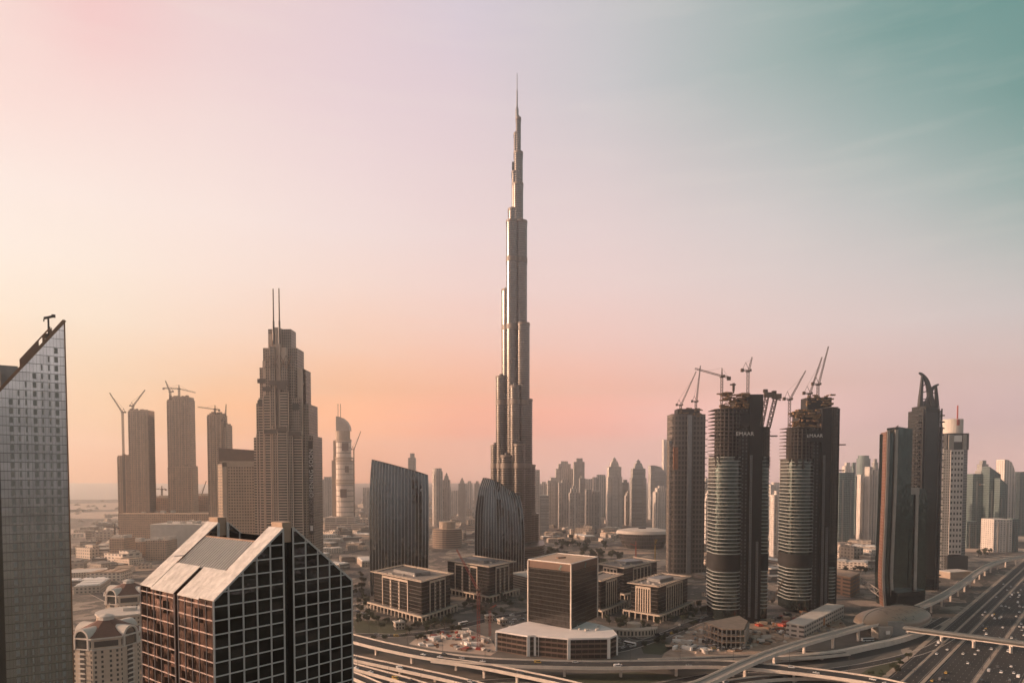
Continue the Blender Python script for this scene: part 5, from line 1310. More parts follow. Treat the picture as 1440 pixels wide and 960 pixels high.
q = G(1345, 812); m_ = MB(); m_.box(q.x, q.y+6, 0, 40, 22, 9, .3); r = thing('low_building', 'low sandy building at the foot of the drum topped tower', 'building', (q.x, q.y, 0)); part('body', m_, M['sandstone'], r); m_ = MB(); m_.box(q.x, q.y+6, 9, 41, 23, 1, .3); part('roof', m_, M['pale'], r)

# =====================================================================
# metro station shell, footbridge
# =====================================================================
a, b = G(1207, 876, 12), G(1283, 856, 12); ax = (b-a); Ls = ax.length; ax.normalize(); sd = Vector((-ax.y, ax.x, 0)); cen = (a+b)/2
r = thing('metro_station', 'golden shell shaped metro station astride the viaduct beside the highway', 'station', (cen.x, cen.y, 0))
shell = plain('shell_panels', (.23,.18,.14), .45, .12, .1, .35)
def shp(u, v, o=0.0, dz=0.0):
    """u along (-1..1), v across (0..1 from one eave over the top to the other)"""
    wdt_ = (27+o)*(1-abs(u)**2.2)**(.85 if u < 0 else .45); ht = 11.5*(1-abs(u)**2.4)**(.8 if u < 0 else .5); an = pi*v
    z = 8+4*abs(u)**2+ht*sin(an)**.8
    return cen-sd*5+ax*(u*Ls*.50-2)+sd*(wdt_*cos(an)*-1)+Vector((0,0,z+dz-12 if False else z+dz-cen.z))
m_ = MB(); nu, nv = 40, 16
for i in range(nu):
    for j in range(nv):
        u0, u1 = -1+1.74*i/nu, -1+1.74*(i+1)/nu; v0, v1 = j/nv, (j+1)/nv
        m_.face([shp(u0,v0), shp(u1,v0), shp(u1,v1), shp(u0,v1)])
part('shell', m_, shell, r, smooth=True)
m_ = MB(); m_.face([shp(.735, j/nv) for j in range(nv+1)]); part('end_glazing', m_, M['glassdark'], r)
m_ = MB(); ps = [shp(.745, j/nv, .2, .1) for j in range(nv+1)]
for p0, p1 in zip(ps, ps[1:]): m_.bar(p0, p1, 1.1)
part('end_rim', m_, M['dark'], r)
m_ = MB()
rr_ = random.Random(8)
for k in range(46):
    u, v = rr_.uniform(-.5, .68), rr_.uniform(.14, .55)
    A_ = shp(u, v, dz=.35); B_ = shp(u+.02, v, dz=.35); C_ = shp(u+.02, v+.03, dz=.35); D_ = shp(u, v+.03, dz=.35); m_.face([A_, B_, C_, D_])
part('skylight', m_, M['dark'], r)
for v in (0.0, 1.0, .62):
    m_ = MB(); ps = [shp(-1+1.74*i/nu, v, .2, .1) for i in range(nu+1)]
    for p0, p1 in zip(ps, ps[1:]): m_.bar(p0, p1, .9)
    part('shell_edge', m_, plain('shell_edge', (.34,.29,.25), .5, .1, .2, .3), r)
m_ = MB(); bp = [cen+ax*(u*Ls*.32-6)-sd*5+sd*(s_*15*(1-abs(u)**2)) for u, s_ in [(x/8, -1) for x in range(-8, 9)]+[(x/8, 1) for x in range(7, -8, -1)]]
m_.prism([Vector((p.x, p.y)) for p in bp], 0, 9.5); part('hall', m_, M['glassdark'], r)
pe = G(1262, 884, 8); m_ = MB(); m_.prism([Vector((pe.x-13, pe.y-4)), Vector((pe.x+7, pe.y-6)), Vector((pe.x+8, pe.y+12)), Vector((pe.x-10, pe.y+14))], 0, 15, top=[Vector((pe.x-9, pe.y-1)), Vector((pe.x+5, pe.y-2)), Vector((pe.x+6, pe.y+10)), Vector((pe.x-8, pe.y+12))]); part('entrance', m_, plain('entrance_grey', (.13,.135,.13), .4, .2, .2, .4), r)
m_ = MB(); en = G(1238, 886, 6); m_.box(en.x, en.y-3, 0, 15, 10, 11, .2); m_.box(en.x+2, en.y-8.3, 4, 5, .3, 4, .2); part('side_block', m_, M['concrete'], r)
m_ = MB(); m_.box(en.x+2.4, en.y-8.6, 4.4, 4, .3, 3.2, .2); part('pale_panel', m_, M['white'], r)  # plain white panel on the side block
ba, bb = G(1256, 881, 9), G(1475, 910, 9); fb_ = thing('footbridge', 'long covered grey footbridge crossing the highway from the metro station', 'bridge', (ba.x, ba.y, 0))
dv = (bb-ba).normalized(); nv_ = Vector((-dv.y, dv.x, 0))
m_ = MB(); secs = []
for t_ in (0, 1):
    o = ba.lerp(bb, t_); secs.append([o+nv_*(2.6*cos(x))+Vector((0,0,2.2*sin(x)+.6)) for x in [2*pi*i/14 for i in range(14)]])
m_.loft(secs); part('tube', m_, plain('bridge_skin', (.19,.19,.18), .45, .15, .2, .4), fb_, smooth=True)
m_ = MB(); m_.bar(ba+Vector((0,0,-1.9)), bb+Vector((0,0,-1.9)), 3.4, .9); part('deck', m_, M['parapet'], fb_)
m_ = MB()
for i in range(1, 40): o = ba.lerp(bb, i/40); m_.prism([Vector((o.x+nv_.x*s1*2.75+dv.x*s2*.18, o.y+nv_.y*s1*2.75+dv.y*s2*.18)) for s1, s2 in ((-1,-1),(-1,1),(1,1),(1,-1))], o.z+.2, o.z+1.0)
part('ring', m_, M['steel'], fb_)
for t_ in (.10, .34, .55, .78): o = ba.lerp(bb, t_); m_ = MB(); m_.box(o.x, o.y, 0, 1.8, 1.8, o.z-2.6); m_.box(o.x, o.y, o.z-3.2, 2.6, 4.2, .9, atan2(dv.y, dv.x)); part('pier', m_, M['parapet'], fb_)
# office building with open brown bays left of the slab tower, with a linking truss
q = G(1196, 842); r = thing('brown_office', 'brown office block with long window bands left of the slim slab tower', 'building', (q.x, q.y, 0))
l, f, rr = quad_from([(1164,806),(1196,812),(1209,806)], 24); m_ = MB(); m_.prism([l, f, rr, l+rr-f], 0, 24); part('body', m_, facade('brown_bay', (.30,.18,.12), (.04,.035,.03), 24, 4.6, .86, .5, .8, .4), r)
m_ = MB(); m_.prism(inset(ccw([l, f, rr, l+rr-f]), -.4), 24, 25, bot=True); part('roof', m_, M['rooftan'], r)
m_ = MB(); A_, B_ = Vector((rr.x+1, rr.y-2, 16)), Vector((xq(1238)*778/1067, 776, 16))
for z in (12, 19): m_.bar((A_.x, A_.y, z), (B_.x, B_.y, z), .7)
for i in range(6): t0, t1_ = i/6, (i+1)/6; m_.bar(A_.lerp(B_, t0)+Vector((0,0,-4 if i % 2 else 3)), A_.lerp(B_, t1_)+Vector((0,0,3 if i % 2 else -4)), .6)
part('link_truss', m_, M['concrete'], r)
# =====================================================================
# towers under construction in the haze at the left, and the far skyline
# =====================================================================
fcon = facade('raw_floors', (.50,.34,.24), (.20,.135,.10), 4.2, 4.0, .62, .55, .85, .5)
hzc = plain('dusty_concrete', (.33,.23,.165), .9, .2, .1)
def hazy_tower(label, d, blocks, group):
    K = d/960; xq = lambda px: (px-720)*K; zq = lambda py: HC+(668-py)*K
    xm = xq(sum(b[0]+b[1] for b in blocks)/2/len(blocks)); r = thing('unfinished_tower', label, 'tower', (xm, d, 0), group)
    for p0, p1, yt, yo in blocks:
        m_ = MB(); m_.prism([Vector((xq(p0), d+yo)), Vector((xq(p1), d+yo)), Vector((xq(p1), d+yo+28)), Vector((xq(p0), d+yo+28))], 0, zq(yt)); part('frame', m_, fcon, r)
        m_ = MB(); n = max(2, int((p1-p0)/4))
        for k in range(n+1): m_.box(xq(p0+(p1-p0)*k/n), d+yo-.4, 0, 1.6, 1.2, zq(yt)-3)
        part('pier', m_, hzc, r)
        m_ = MB(); rr_ = random.Random(int(p0*3+yt))
        for k in range(10): m_.box(xq(rr_.uniform(p0, p1)), d+yo+rr_.uniform(0, 18), zq(yt)-1, rr_.uniform(2, 6), 5, rr_.uniform(2, 5))
        for k in range(22): m_.box(xq(p0 if k % 2 else p1), d+yo+4, zq(yt)-4-k*8, 3.2, 4, 1.2)
        part('ragged_top', m_, hzc, r)
    return r
GL = 'unfinished towers in the left haze'
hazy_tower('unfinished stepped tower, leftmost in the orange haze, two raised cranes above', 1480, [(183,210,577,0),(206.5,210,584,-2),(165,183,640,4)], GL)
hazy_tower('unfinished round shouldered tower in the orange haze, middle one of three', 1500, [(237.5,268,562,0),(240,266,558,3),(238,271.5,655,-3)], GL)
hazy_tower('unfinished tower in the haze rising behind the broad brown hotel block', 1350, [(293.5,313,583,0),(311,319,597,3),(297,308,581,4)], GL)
crane('raised crane left of the stepped unfinished tower in the left haze', 1475, (175.5,720), (175.5,580), (154,552), 'luff', 'cranedark', 3.0)
crane('raised crane standing on the stepped unfinished tower in the left haze', 1490, (187,578), (187,571), (204,548), 'luff', 'cranedark', 3.0)
crane('slim raised crane on the round shouldered unfinished tower', 1495, (239.5,562), (239.5,551), (232.5,535), 'luff', 'cranedark', 3.0)
crane('level crane on the round shouldered unfinished tower', 1505, (252,560), (252,547), (275,552), 'hammer', 'cranedark', 3.0, back=34)
crane('level crane on the unfinished tower behind the brown hotel block', 1350, (302.5,583), (302.5,576), (278,572), 'hammer', 'cranedark', 2.6, back=8)
crane('upright slim crane right of the unfinished tower behind the hotel block', 1345, (316.5,600), (316.5,592), (318,568), 'luff', 'cranedark', 2.4)
crane('slim crane standing right of the pale tower with the round crown', 1830, (498.5,745), (498.5,632), (507.5,606), 'luff', 'cranedark', 2.2)
crane('small crane low in the orange haze between two unfinished towers', 1700, (228,712), (228,688), (218,687), 'hammer', 'cranedark', 2.6, back=10)
crane('small pale crane low in the haze right of the round shouldered tower', 1700, (282,712), (282,700), (290,676), 'luff', 'cranedark', 2.4)
crane('small crane above the rooftops left of the gabled glass building', 1400, (162,775), (162,742), (146,740), 'hammer', 'cranedark', 1.8, back=8)
crane('red crane with a thin leaning jib in the pit beside the white podium', 575, (673,912), (673,829), (642,772), 'luff', 'cranered', 2.4)
crane('smaller rust red crane between the red crane and the white podium', 600, (689,893), (689,856), (698,850), 'luff', 'cranered', 1.8)
crane('small red crane in front of the boat shaped hall', 1130, (894,793), (894,768), (886,764), 'hammer', 'cranered', 1.6, back=5)
crane('small yellow crane in front of the boat shaped hall', 1150, (921,790), (921,765), (924,758), 'hammer', 'yellow', 1.6, back=4)
crane('dark crawler crane leaning between the two nearest unfinished towers', 735, (1086,847), (1087,844), (1103,812), 'luff', 'cranedark', 1.8)
# podium mass under the hazy towers
dq = 1540; K = dq/960; xq = lambda px: (px-720)*K; zq = lambda py: HC+(668-py)*K
def hazy_block(label, p0, p1, yt, d, dp=60, mat=None, nm='building'):
    K = d/960; r = thing(nm.replace(' ', '_'), label, nm, ((p0+p1-1440)/2*K, d, 0)); zt_ = HC+(668-yt)*K
    m_ = MB(); m_.prism([Vector(((p0-720)*K, d)), Vector(((p1-720)*K, d)), Vector(((p1-720)*K, d+dp)), Vector(((p0-720)*K, d+dp))], 0, zt_); part('body', m_, mat or fcon, r)
    m_ = MB(); rr_ = random.Random(int(p0+yt))
    for k in range(7): m_.box((rr_.uniform(p0, p1)-720)*K, d+rr_.uniform(4, dp-4), zt_, rr_.uniform(4, 14), rr_.uniform(4, 12), rr_.uniform(2, 6))
    part('roof_plant', m_, M['pale'], r); return r
hazy_block('long hazy podium block under the two leftmost unfinished towers', 165, 300, 722, 1440, 70)
hazy_block('hazy stepped block between the leftmost unfinished towers', 207, 240, 700, 1530)
hazy_block('hazy block right of the round shouldered unfinished tower', 268, 298, 697, 1560)
hazy_block('flat pale hazy hall below the podium of the left towers', 210, 300, 737, 1300, 90, M['pale'])
hazy_block('small hazy block with white walls low in the left haze', 176, 200, 762, 1240, 40)
hazy_block('hazy block with dark windows above the corrugated roof', 203, 232, 760, 1200, 40)
hazy_block('hazy boxy building beside the left slope of the gabled roof', 152, 172, 757, 1180, 36)

# ---- far skyline towers ----
FAC = [facade('far_tower_a', (.50,.45,.41), (.22,.205,.19), 4, 4, .55, .5, .8, .4, objvar=.25),
       facade('far_tower_b', (.60,.54,.49), (.25,.23,.22), 7, 4, .45, .8, .8, .4, objvar=.25),
       facade('far_tower_c', (.42,.395,.37), (.20,.205,.205), 30, 4, 1.0, .5, .7, .3, objvar=.2),
       facade('far_tower_teal', (.17,.215,.21), (.10,.15,.15), 3.5, 4, .75, .7, .5, .15, .5, objvar=.15),
       facade('far_tower_white', (.62,.56,.51), (.20,.18,.17), 6, 4.2, .4, .6, .75, .4, objvar=.1)]
def far(label, p0, p1, yt, d, f=0, top='box', yb=None, group=None, dep=None):
    """tower between two pixel columns with roof at yt; 'top' picks how it ends"""
    K = d/960; xq = lambda px: (px-720)*K; zq = lambda py: HC+(668-py)*K
    w = (p1-p0)*K; dp = dep or min(w, 45); xm = xq((p0+p1)/2); r = thing('skyline_tower', label, 'tower', (xm, d, 0), group); zt_ = zq(yt); mt = FAC[f]
    m_ = MB(); h = zt_; k = h*.06
    if top == 'box':
        m_.prism(rect(xm, d+dp/2, w, dp), 0, h-k); m_.box(xm+w*.05, d+dp*.5, h-k, w*.55, dp*.6, k)
    elif top == 'step':
        m_.prism(rect(xm, d+dp/2, w, dp), 0, h*.86); m_.prism(rect(xm, d+dp/2, w*.72, dp*.8), h*.86, h*.95); m_.prism(rect(xm, d+dp/2, w*.4, dp*.5), h*.95, h)
    elif top == 'point':
        m_.prism(rect(xm, d+dp/2, w, dp), 0, h*.72); m_.prism(rect(xm, d+dp/2, w*.88, dp*.9), h*.72, h*.86); m_.prism(rect(xm, d+dp/2, w*.62, dp*.7), h*.86, h*.94, top=rect(xm, d+dp/2, w*.4, dp*.5)); m_.prism(rect(xm, d+dp/2, w*.24, dp*.3), h*.94, h*.975); m_.prism(ngon(xm, d+dp/2, w*.1, 8), h*.975, h, top=ngon(xm, d+dp/2, .3, 8))
    elif top == 'slant':
        m_.prism(rect(xm, d+dp/2, w, dp), 0, [h, h*.9, h*.9, h])
    elif top == 'round':
        m_.prism(ngon(xm, d+dp/2, dp/2, 20, w/2), 0, h*.95); m_.prism(ngon(xm, d+dp/2, dp*.4, 20, w*.4), h*.95, h)
    elif top == 'flat': m_.prism(rect(xm, d+dp/2, w, dp), 0, h)
    elif top == 'sail':
        pr = [(p0, 0), (p1, 0), (p1, .74), (p0+(p1-p0)*.85, .87), (p0+(p1-p0)*.6, .965), (p0+(p1-p0)*.25, 1), (p0, 1)]
        A_ = [Vector((xq(x), d, h*z)) for x, z in pr]; B_ = [p+Vector((0, dp, 0)) for p in A_]; m_.face(A_); m_.face(B_[::-1])
        for i in range(len(pr)): j = (i+1) % len(pr); m_.face([A_[j], A_[i], B_[i], B_[j]])
    elif top == 'twin':
        m_.prism(rect(xm-w*.28, d+dp/2, w*.42, dp), 0, h); m_.prism(rect(xm+w*.28, d+dp/2, w*.42, dp), 0, h*.96); m_.prism(rect(xm, d+dp/2+2, w*.3, dp), 0, h*.9)
    part('body', m_, mt, r)
    q = MB()
    for s in (-1, 1): q.box(xm+s*w*.25, d-.5, 0, w*.06, 1.5, h*(.7 if top in ('point', 'sail', 'slant') else .9))
    part('rib', q, M['concrete'] if f != 3 else M['steel'], r)
    return r
for row in [
 # right of the spire
 ('grey tower edge just right of the spire', 752,759,660,1700,0,'flat'), ('pale tower with a crane like mast right of the spire', 759,770,677,2500,1,'box'), ('low broad grey block right of the spire', 756,772,696,1750,2,'flat'),
 ('grey tower with vertical ribs, fourth from the spire', 770,786,671,1950,0,'box'), ('broad tower with a square cap among the far towers', 782,806,648,2500,1,'step'), ('tallest flat topped tower between spire and pointed towers', 807,822,644,2450,0,'box'),
 ('ribbed tower in front of the square capped one', 786,803,674,1900,1,'box'), ('lower pale tower in front of the tallest flat topped one', 801,816,683,1750,1,'step'), ('narrow grey tower beside the tallest flat topped one', 815,823,668,2100,2,'box'),
 ('hazy flat tower left of the pointed pair', 823,837,673,2700,1,'flat'), ('tower with a pale middle and a dark frame on top', 824,845,688,1800,1,'twin'), ('broad hazy tower behind the left pointed tower', 835,855,667,2500,1,'box'),
 ('left one of two towers with stepped pointed tops', 855,875,642,1950,0,'point'), ('grey tower just right of the left pointed tower', 874,884,674,2100,2,'box'), ('low pale block between the pointed towers', 880,891,690,2050,1,'step'),
 ('right one of two towers with stepped pointed tops', 889,909,645,1980,2,'point'), ('tower with a rounded sloping shoulder near the unfinished towers', 915,939,654,2300,2,'sail'), ('pale ribbed tower in front of the sloping shoulder tower', 922,942,683,1900,4,'step'),
 ('very tall faint tower behind the farthest unfinished tower', 933,945,618,3200,4,'flat'),
 # left of the spire
 ('hazy tower right of the dark banner', 438,448,665,2300,1,'round'), ('broad hazy tower left of the pale round tower', 451,466,670,2300,1,'box'), ('hazy tower edge left of the taller curved glass tower', 510,519,685,2300,1,'flat'), ('slim tall tower with a flared cap behind the taller curved glass tower', 574,584,637,1900,0,'box'),
 ('tallest of the hazy group between the curved glass towers', 607,622,658,2000,1,'round'), ('slimmer hazy tower with a pointed roof between the curved glass towers', 622,633,664,2050,1,'point'), ('grey tower with a rounded top between the curved glass towers', 644,655,671,2200,0,'point'),
 ('faint tower behind the rounded grey one', 655,664,676,2700,1,'box'), ('small tower left of the shorter curved glass tower', 667,674,676,2400,0,'box'), ('low faint tower between the hazy towers', 633,644,689,2600,1,'flat'),
 # behind the unfinished towers and to the right
 ('ribbed tower between the two nearest unfinished towers', 1089,1105,690,1250,1,'box'), ('pale far block between the two nearest unfinished towers', 1084,1106,678,2300,4,'box'), ('grey slice of a tower right of the farthest unfinished tower', 990,1000,672,1900,0,'box'), ('low pale tower beside the nearest unfinished tower', 993,1003,690,1500,1,'step'),
 ('blue grey office tower with banded front right of the unfinished towers', 1180,1202,664,1450,3,'flat'), ('pale tower behind the banded blue grey tower', 1188,1197,650,2300,4,'box'), ('thin dark tower behind the banded blue grey tower', 1199,1203,650,2000,3,'flat'), ('teal tower with rounded corners above the white ribbed towers', 1209,1227,640,2400,3,'round'),
 ('white stepped tower left of the slim slab tower', 1210,1220,667,1500,4,'twin'), ('white ribbed tower nearest the slim slab tower', 1222,1235,656,1450,4,'twin'), ('narrow teal tower left of the white stepped tower', 1203,1211,669,1600,3,'flat'), ('dark capped tower peeping behind the slim slab tower', 1228,1236,645,1900,2,'step'),
 ('dark teal hotel slab with a sign at the far right', 1368,1392,666,1500,3,'flat'), ('tower with a boxed top behind the dark teal slab', 1379,1392,647,1700,2,'step'), ('tall dark wedge tower at the far right', 1391,1407,656,1480,3,'slant'), ('lower sloping dark block right of the wedge tower', 1406,1417,672,1460,3,'slant'),
 ('pale tower with a triangular top at the far right', 1412,1429,646,1550,4,'sail'), ('grey tower cut by the right edge of the photo', 1434,1446,663,1700,3,'flat'), ('white low office block with window strips near the right edge', 1399,1425,730,1330,4,'flat'), ('dark side wing of the white office block near the right edge', 1425,1434,729,1335,3,'flat'),
 ('small dark block left of the white office block', 1361,1378,733,1400,3,'flat'), ('stepped grey block beyond the drum topped tower', 1364,1372,700,1900,2,'step'), ('thin pale slab behind the claw crowned tower', 1283,1290,668,1900,4,'flat'),
]: far(*row)
q = P(1380, 681, 1497); r = [o for o in COL.objects if o.get('label', '').startswith('dark teal hotel slab')][0]
m_ = MB(); m_.box(q.x-3.5, q.y-.6, q.z-1.6, 3.2, .4, 3.2); part('sign_disc', m_, plain('sign_orange', (.5,.25,.12), .5, .1, 1), r)
m_ = MB(); m_.box(q.x+8, q.y-.6, q.z-.6, 18, .4, 1.8); part('sign_bar', m_, M['white'], r)
# ---- mid-distance low buildings, one by one ----
LOWF = [facade('low_wall_a', (.52,.43,.355), (.12,.095,.08), 4, 3.6, .5, .5, .85, .5, objvar=.3), facade('low_wall_b', (.62,.53,.45), (.14,.11,.10), 5, 3.6, .55, .45, .85, .5, objvar=.25), facade('low_wall_c', (.30,.25,.21), (.09,.08,.075), 40, 3.8, 1.0, .45, .85, .4, objvar=.3)]
def low_proto(w, dp, h, f, seed):
    rr_ = random.Random(seed); m_ = MB(); m_.prism(rect(0, 0, w, dp), 0, h, 0, 1)
    if rr_.random() < .5: m_.prism(rect(w*.2, dp*.15, w*.5, dp*.6), h+.004, h*1.35, 0, 1)
    for k in range(rr_.randint(2, 5)): m_.box(rr_.uniform(-w*.4, w*.4), rr_.uniform(-dp*.4, dp*.4), h, rr_.uniform(1, 3.5), rr_.uniform(1, 3), rr_.uniform(.8, 2.4), 0, 1)
    for s in (-1, 1): m_.box(s*w*.49, 0, h, .35, dp, .8, 0, 0); m_.box(0, s*dp*.49, h, w, .35, .8, 0, 0)
    return m_.mesh('low_house', [LOWF[f], M['roofgrey'] if seed % 3 else M['pale']])
LOWP = [low_proto(14+4*(i % 4), 12+3*(i % 3), 5+2.2*(i % 5), i % 3, i+1) for i in range(12)]
def sprawl(label, group, n, pxr, pyr, seed, sc=(.8, 1.6), avoid=(), size=1.0):
    rr_ = random.Random(seed); done = []
    tries = 0
    while len(done) < n and tries < n*30:
        tries += 1
        px, py = rr_.uniform(*pxr), rr_.uniform(*pyr); q = G(px, py)
        if any((q-d_).length < 26*size for d_ in done): continue
        if any(x0 <= px <= x1 and y0 <= py <= y1 for x0, y0, x1, y1 in avoid): continue
        o = bpy.data.objects.new('low_house', rr_.choice(LOWP)); COL.objects.link(o); o.location = q; o.rotation_euler = (0, 0, rr_.choice((.35, .35+pi/2, -.5, .1)) + rr_.uniform(-.05, .05))
        s = rr_.uniform(*sc)*size; o.scale = (s, s*rr_.uniform(.8, 1.3), s*rr_.uniform(.7, 1.3)*(.8 if size > 1 else 1)); props(o, label, 'low house', group); done.append(q)
sprawl('low rooftop in the pale hazy sprawl left of the taller curved glass tower', 'rooftops left of the taller curved glass tower', 46, (438,517), (712,775), 1, size=1.25)
sprawl('low rooftop in the orange haze between the slanted tower and the gabled building', 'rooftops in the orange haze', 46, (104,300), (712,800), 2, size=1.3)
sprawl('low rooftop in the haze between the two curved glass towers', 'rooftops between the curved glass towers', 46, (600,670), (702,768), 3, size=1.2)
sprawl('low rooftop below the far towers right of the spire', 'rooftops right of the spire', 50, (760,945), (708,760), 4, size=1.25, avoid=[(862,735,948,775)])
sprawl('low pale rooftop between the unfinished towers', 'rooftops between the unfinished towers', 24, (988,1106), (715,840), 5, size=1.0, avoid=[(1000,770,1090,880),(1100,790,1185,870)])
sprawl('low rooftop between the blunt unfinished tower and the slim slab tower', 'rooftops left of the slim slab tower', 30, (1180,1236), (722,792), 6, size=1.15)
sprawl('low rooftop near the right edge beyond the metro viaduct', 'rooftops at the far right', 26, (1366,1440), (700,762), 7, size=1.2, avoid=[(1395,722,1436,765)])

# ---- flat roofed halls and villas, a second kind of small building ----
def hall_proto(w, dp, h, seed):
    rr_ = random.Random(seed); m_ = MB(); m_.prism(rect(0, 0, w, dp), 0, h, 0, 1)
    n = rr_.randint(2, 4)
    for k in range(n): m_.box(-w/2+w*(k+.5)/n, 0, h+.004, w/n*.7, dp*.9, 1.2, 0, 1, 1)
    m_.box(w*.5+1.5, dp*.1, 0, 3, dp*.5, h*.5, 0, 0, 1)
    return m_.mesh('hall', [LOWF[seed % 3], [M['pale'], M['white'], M['roofgrey'], M['rooftan']][seed % 4]])
HALLP = [hall_proto(34+7*(i % 4), 20+5*(i % 3), 7+1.5*(i % 3), i+2) for i in range(8)]
def villa_proto(seed):
    rr_ = random.Random(seed); m_ = MB(); w, dp, h = rr_.uniform(10, 15), rr_.uniform(9, 13), rr_.uniform(6, 8)
    m_.prism(rect(0, 0, w, dp), 0, h, 0, 1); m_.prism(rect(w*.2, -dp*.1, w*.5, dp*.5), h+.004, h+2.8, 0, 1); m_.prism(rect(w*.65, 0, w*.4, dp*.7), 0, h*.55, 0, 1)
    m_.box(0, -dp*.75, 0, w*1.5, .3, 1.8); m_.box(0, dp*.75, 0, w*1.5, .3, 1.8); m_.box(-w*.75, 0, 0, .3, dp*1.5, 1.8)
    return m_.mesh('villa', [LOWF[seed % 2], [M['pale'], M['white'], M['rooftan']][seed % 3]])
VILP = [villa_proto(i) for i in range(8)]
def scatter(protos, name, cat, label, group, n, pxr, pyr, seed, gap, avoid=()):
    rr_ = random.Random(seed); done = []; tries = 0
    while len(done) < n and tries < n*40:
        tries += 1; px = rr_.uniform(*pxr); py = rr_.uniform(*pyr); q = G(px, py)
        if any((q-d_).length < gap for d_ in done) or any(x0 <= px <= x1 and y0 <= py <= y1 for x0, y0, x1, y1 in avoid): continue
        o = bpy.data.objects.new(name, rr_.choice(protos)); COL.objects.link(o); o.location = q; o.rotation_euler = (0, 0, rr_.choice((.35, -.5, .1, .35+pi/2))); s = rr_.uniform(.8, 1.25); o.scale = (s, s, s); props(o, label, cat, group); done.append(q)
scatter(VILP, 'villa', 'villa', 'small pale villa in the far plain left of the taller curved glass tower', 'villas left of the curved glass tower', 60, (436,517), (700,735), 1, 34)
scatter(VILP, 'villa', 'villa', 'small pale villa in the far plain between the curved glass towers', 'villas between the curved glass towers', 60, (600,668), (694,730), 2, 34)
scatter(VILP, 'villa', 'villa', 'small pale villa beyond the drum topped tower at the right', 'villas at the far right', 50, (1364,1440), (694,735), 3, 34)
scatter(VILP, 'villa', 'villa', 'small hazy villa in the orange plain beyond the left highway', 'villas in the orange haze', 80, (100,300), (705,775), 4, 30)
scatter(HALLP, 'hall', 'hall', 'flat roofed hall in the yards between the hotel podium and the office blocks', 'halls left of the curved glass tower', 12, (440,517), (755,800), 5, 60)
scatter(HALLP, 'hall', 'hall', 'flat roofed hall in the orange haze left of the gabled building', 'halls in the orange haze', 14, (105,210), (765,830), 6, 50, [(140,815,215,960)])
scatter(HALLP, 'hall', 'hall', 'flat roofed hall between the spire and the boat shaped hall', 'halls by the park', 12, (765,865), (742,768), 7, 60)
scatter(HALLP, 'hall', 'hall', 'flat roofed hall between the unfinished towers and the slim slab tower', 'halls left of the slab tower', 12, (1182,1235), (752,800), 8, 45)
scatter(HALLP, 'hall', 'hall', 'flat roofed hall behind the nearest unfinished tower', 'halls behind the unfinished towers', 8, (985,1105), (770,830), 9, 50, [(1000,770,1088,880)])
# =====================================================================
# trees, site clutter, lamps, cars
# =====================================================================
def leaf_clump(mb, c, r, n, rr_, s=.9):
    for k in range(n):
        while True:
            p = Vector((rr_.uniform(-1,1), rr_.uniform(-1,1), rr_.uniform(-1,1)))
            if .35 < p.length < 1: break
        p = Vector((p.x*r[0], p.y*r[1], p.z*r[2]))+c
        nrm = Vector((rr_.gauss(0,1), rr_.gauss(0,1), rr_.gauss(.5,1))).normalized(); t = nrm.orthogonal().normalized(); b = nrm.cross(t); a = rr_.uniform(.6, 1.3)*s
        mb.face([p+t*a, p+b*a*.7, p-t*a, p-b*a*.7])
def make_tree(seed, h=9.0):
    rr_ = random.Random(seed); r = thing('tree', 'x', 'tree', (0, 0, -500))
    m_ = MB(); m_.lathe(0, 0, [(.32, 0), (.22, h*.3), (.16, h*.5)], 7)
    for k in range(5): a = rr_.uniform(0, 6.28); m_.bar((0, 0, h*.28+.2*k), (cos(a)*h*.28, sin(a)*h*.28, h*.55), .16)
    part('trunk', m_, M['bark'], r, local=True)
    m_ = MB()
    for k in range(7): a = rr_.uniform(0, 6.28); q = rr_.uniform(.1, .34)*h; leaf_clump(m_, Vector((cos(a)*q, sin(a)*q, h*rr_.uniform(.45, .82))), (h*.2, h*.2, h*.15), 46, rr_, .62)
    part('crown', m_, M['foliage'], r, local=True)
    return r
TREES = [make_tree(s) for s in (1, 2, 3, 4)]; TT = [tree_of(t_) for t_ in TREES]; tcount = [0]
def put_tree(q, rr_, label, group, sc=(.7, 1.25)):
    i = rr_.randrange(4); s = rr_.uniform(*sc)
    clone(TREES[i], TT[i], q, rr_.uniform(0, 6.28), (s, s, s*rr_.uniform(.85, 1.15)), label, group)
def grove(label, group, n, poly, seed, sc=(.7, 1.25)):
    rr_ = random.Random(seed); k = 0
    xs_ = [p[0] for p in poly]; ys_ = [p[1] for p in poly]
    for _try in range(20000):
        if k >= n: break
        x, y = rr_.uniform(min(xs_), max(xs_)), rr_.uniform(min(ys_), max(ys_)); c_ = False; j = len(poly)-1
        for i in range(len(poly)):
            if (poly[i][1] > y) != (poly[j][1] > y) and x < (poly[j][0]-poly[i][0])*(y-poly[i][1])/(poly[j][1]-poly[i][1])+poly[i][0]: c_ = not c_
            j = i
        if c_: put_tree(G(x, y), rr_, label, group, sc); k += 1
grove('dark tree in the park between the spire and the boat shaped hall', 'park trees behind the dark box tower', 80, [(757,775),(800,757),(850,765),(880,790),(850,800),(750,790)], 1, (1.2, 1.9))
grove('tree around the nearest stone colonnade office block', 'trees around the nearest office block', 42, [(500,850),(520,865),(585,882),(640,868),(640,880),(590,892),(500,880)], 2, (.7, 1.1))
grove('tree between the office blocks and the white podium', 'trees between the office blocks', 24, [(625,850),(700,838),(742,850),(742,862),(690,872),(640,862)], 3, (.7, 1.1))
grove('tree around the ribbed office blocks right of the dark box tower', 'trees right of the dark box tower', 36, [(845,870),(880,876),(980,850),(1000,860),(930,890),(860,885)], 4, (.7, 1.1))
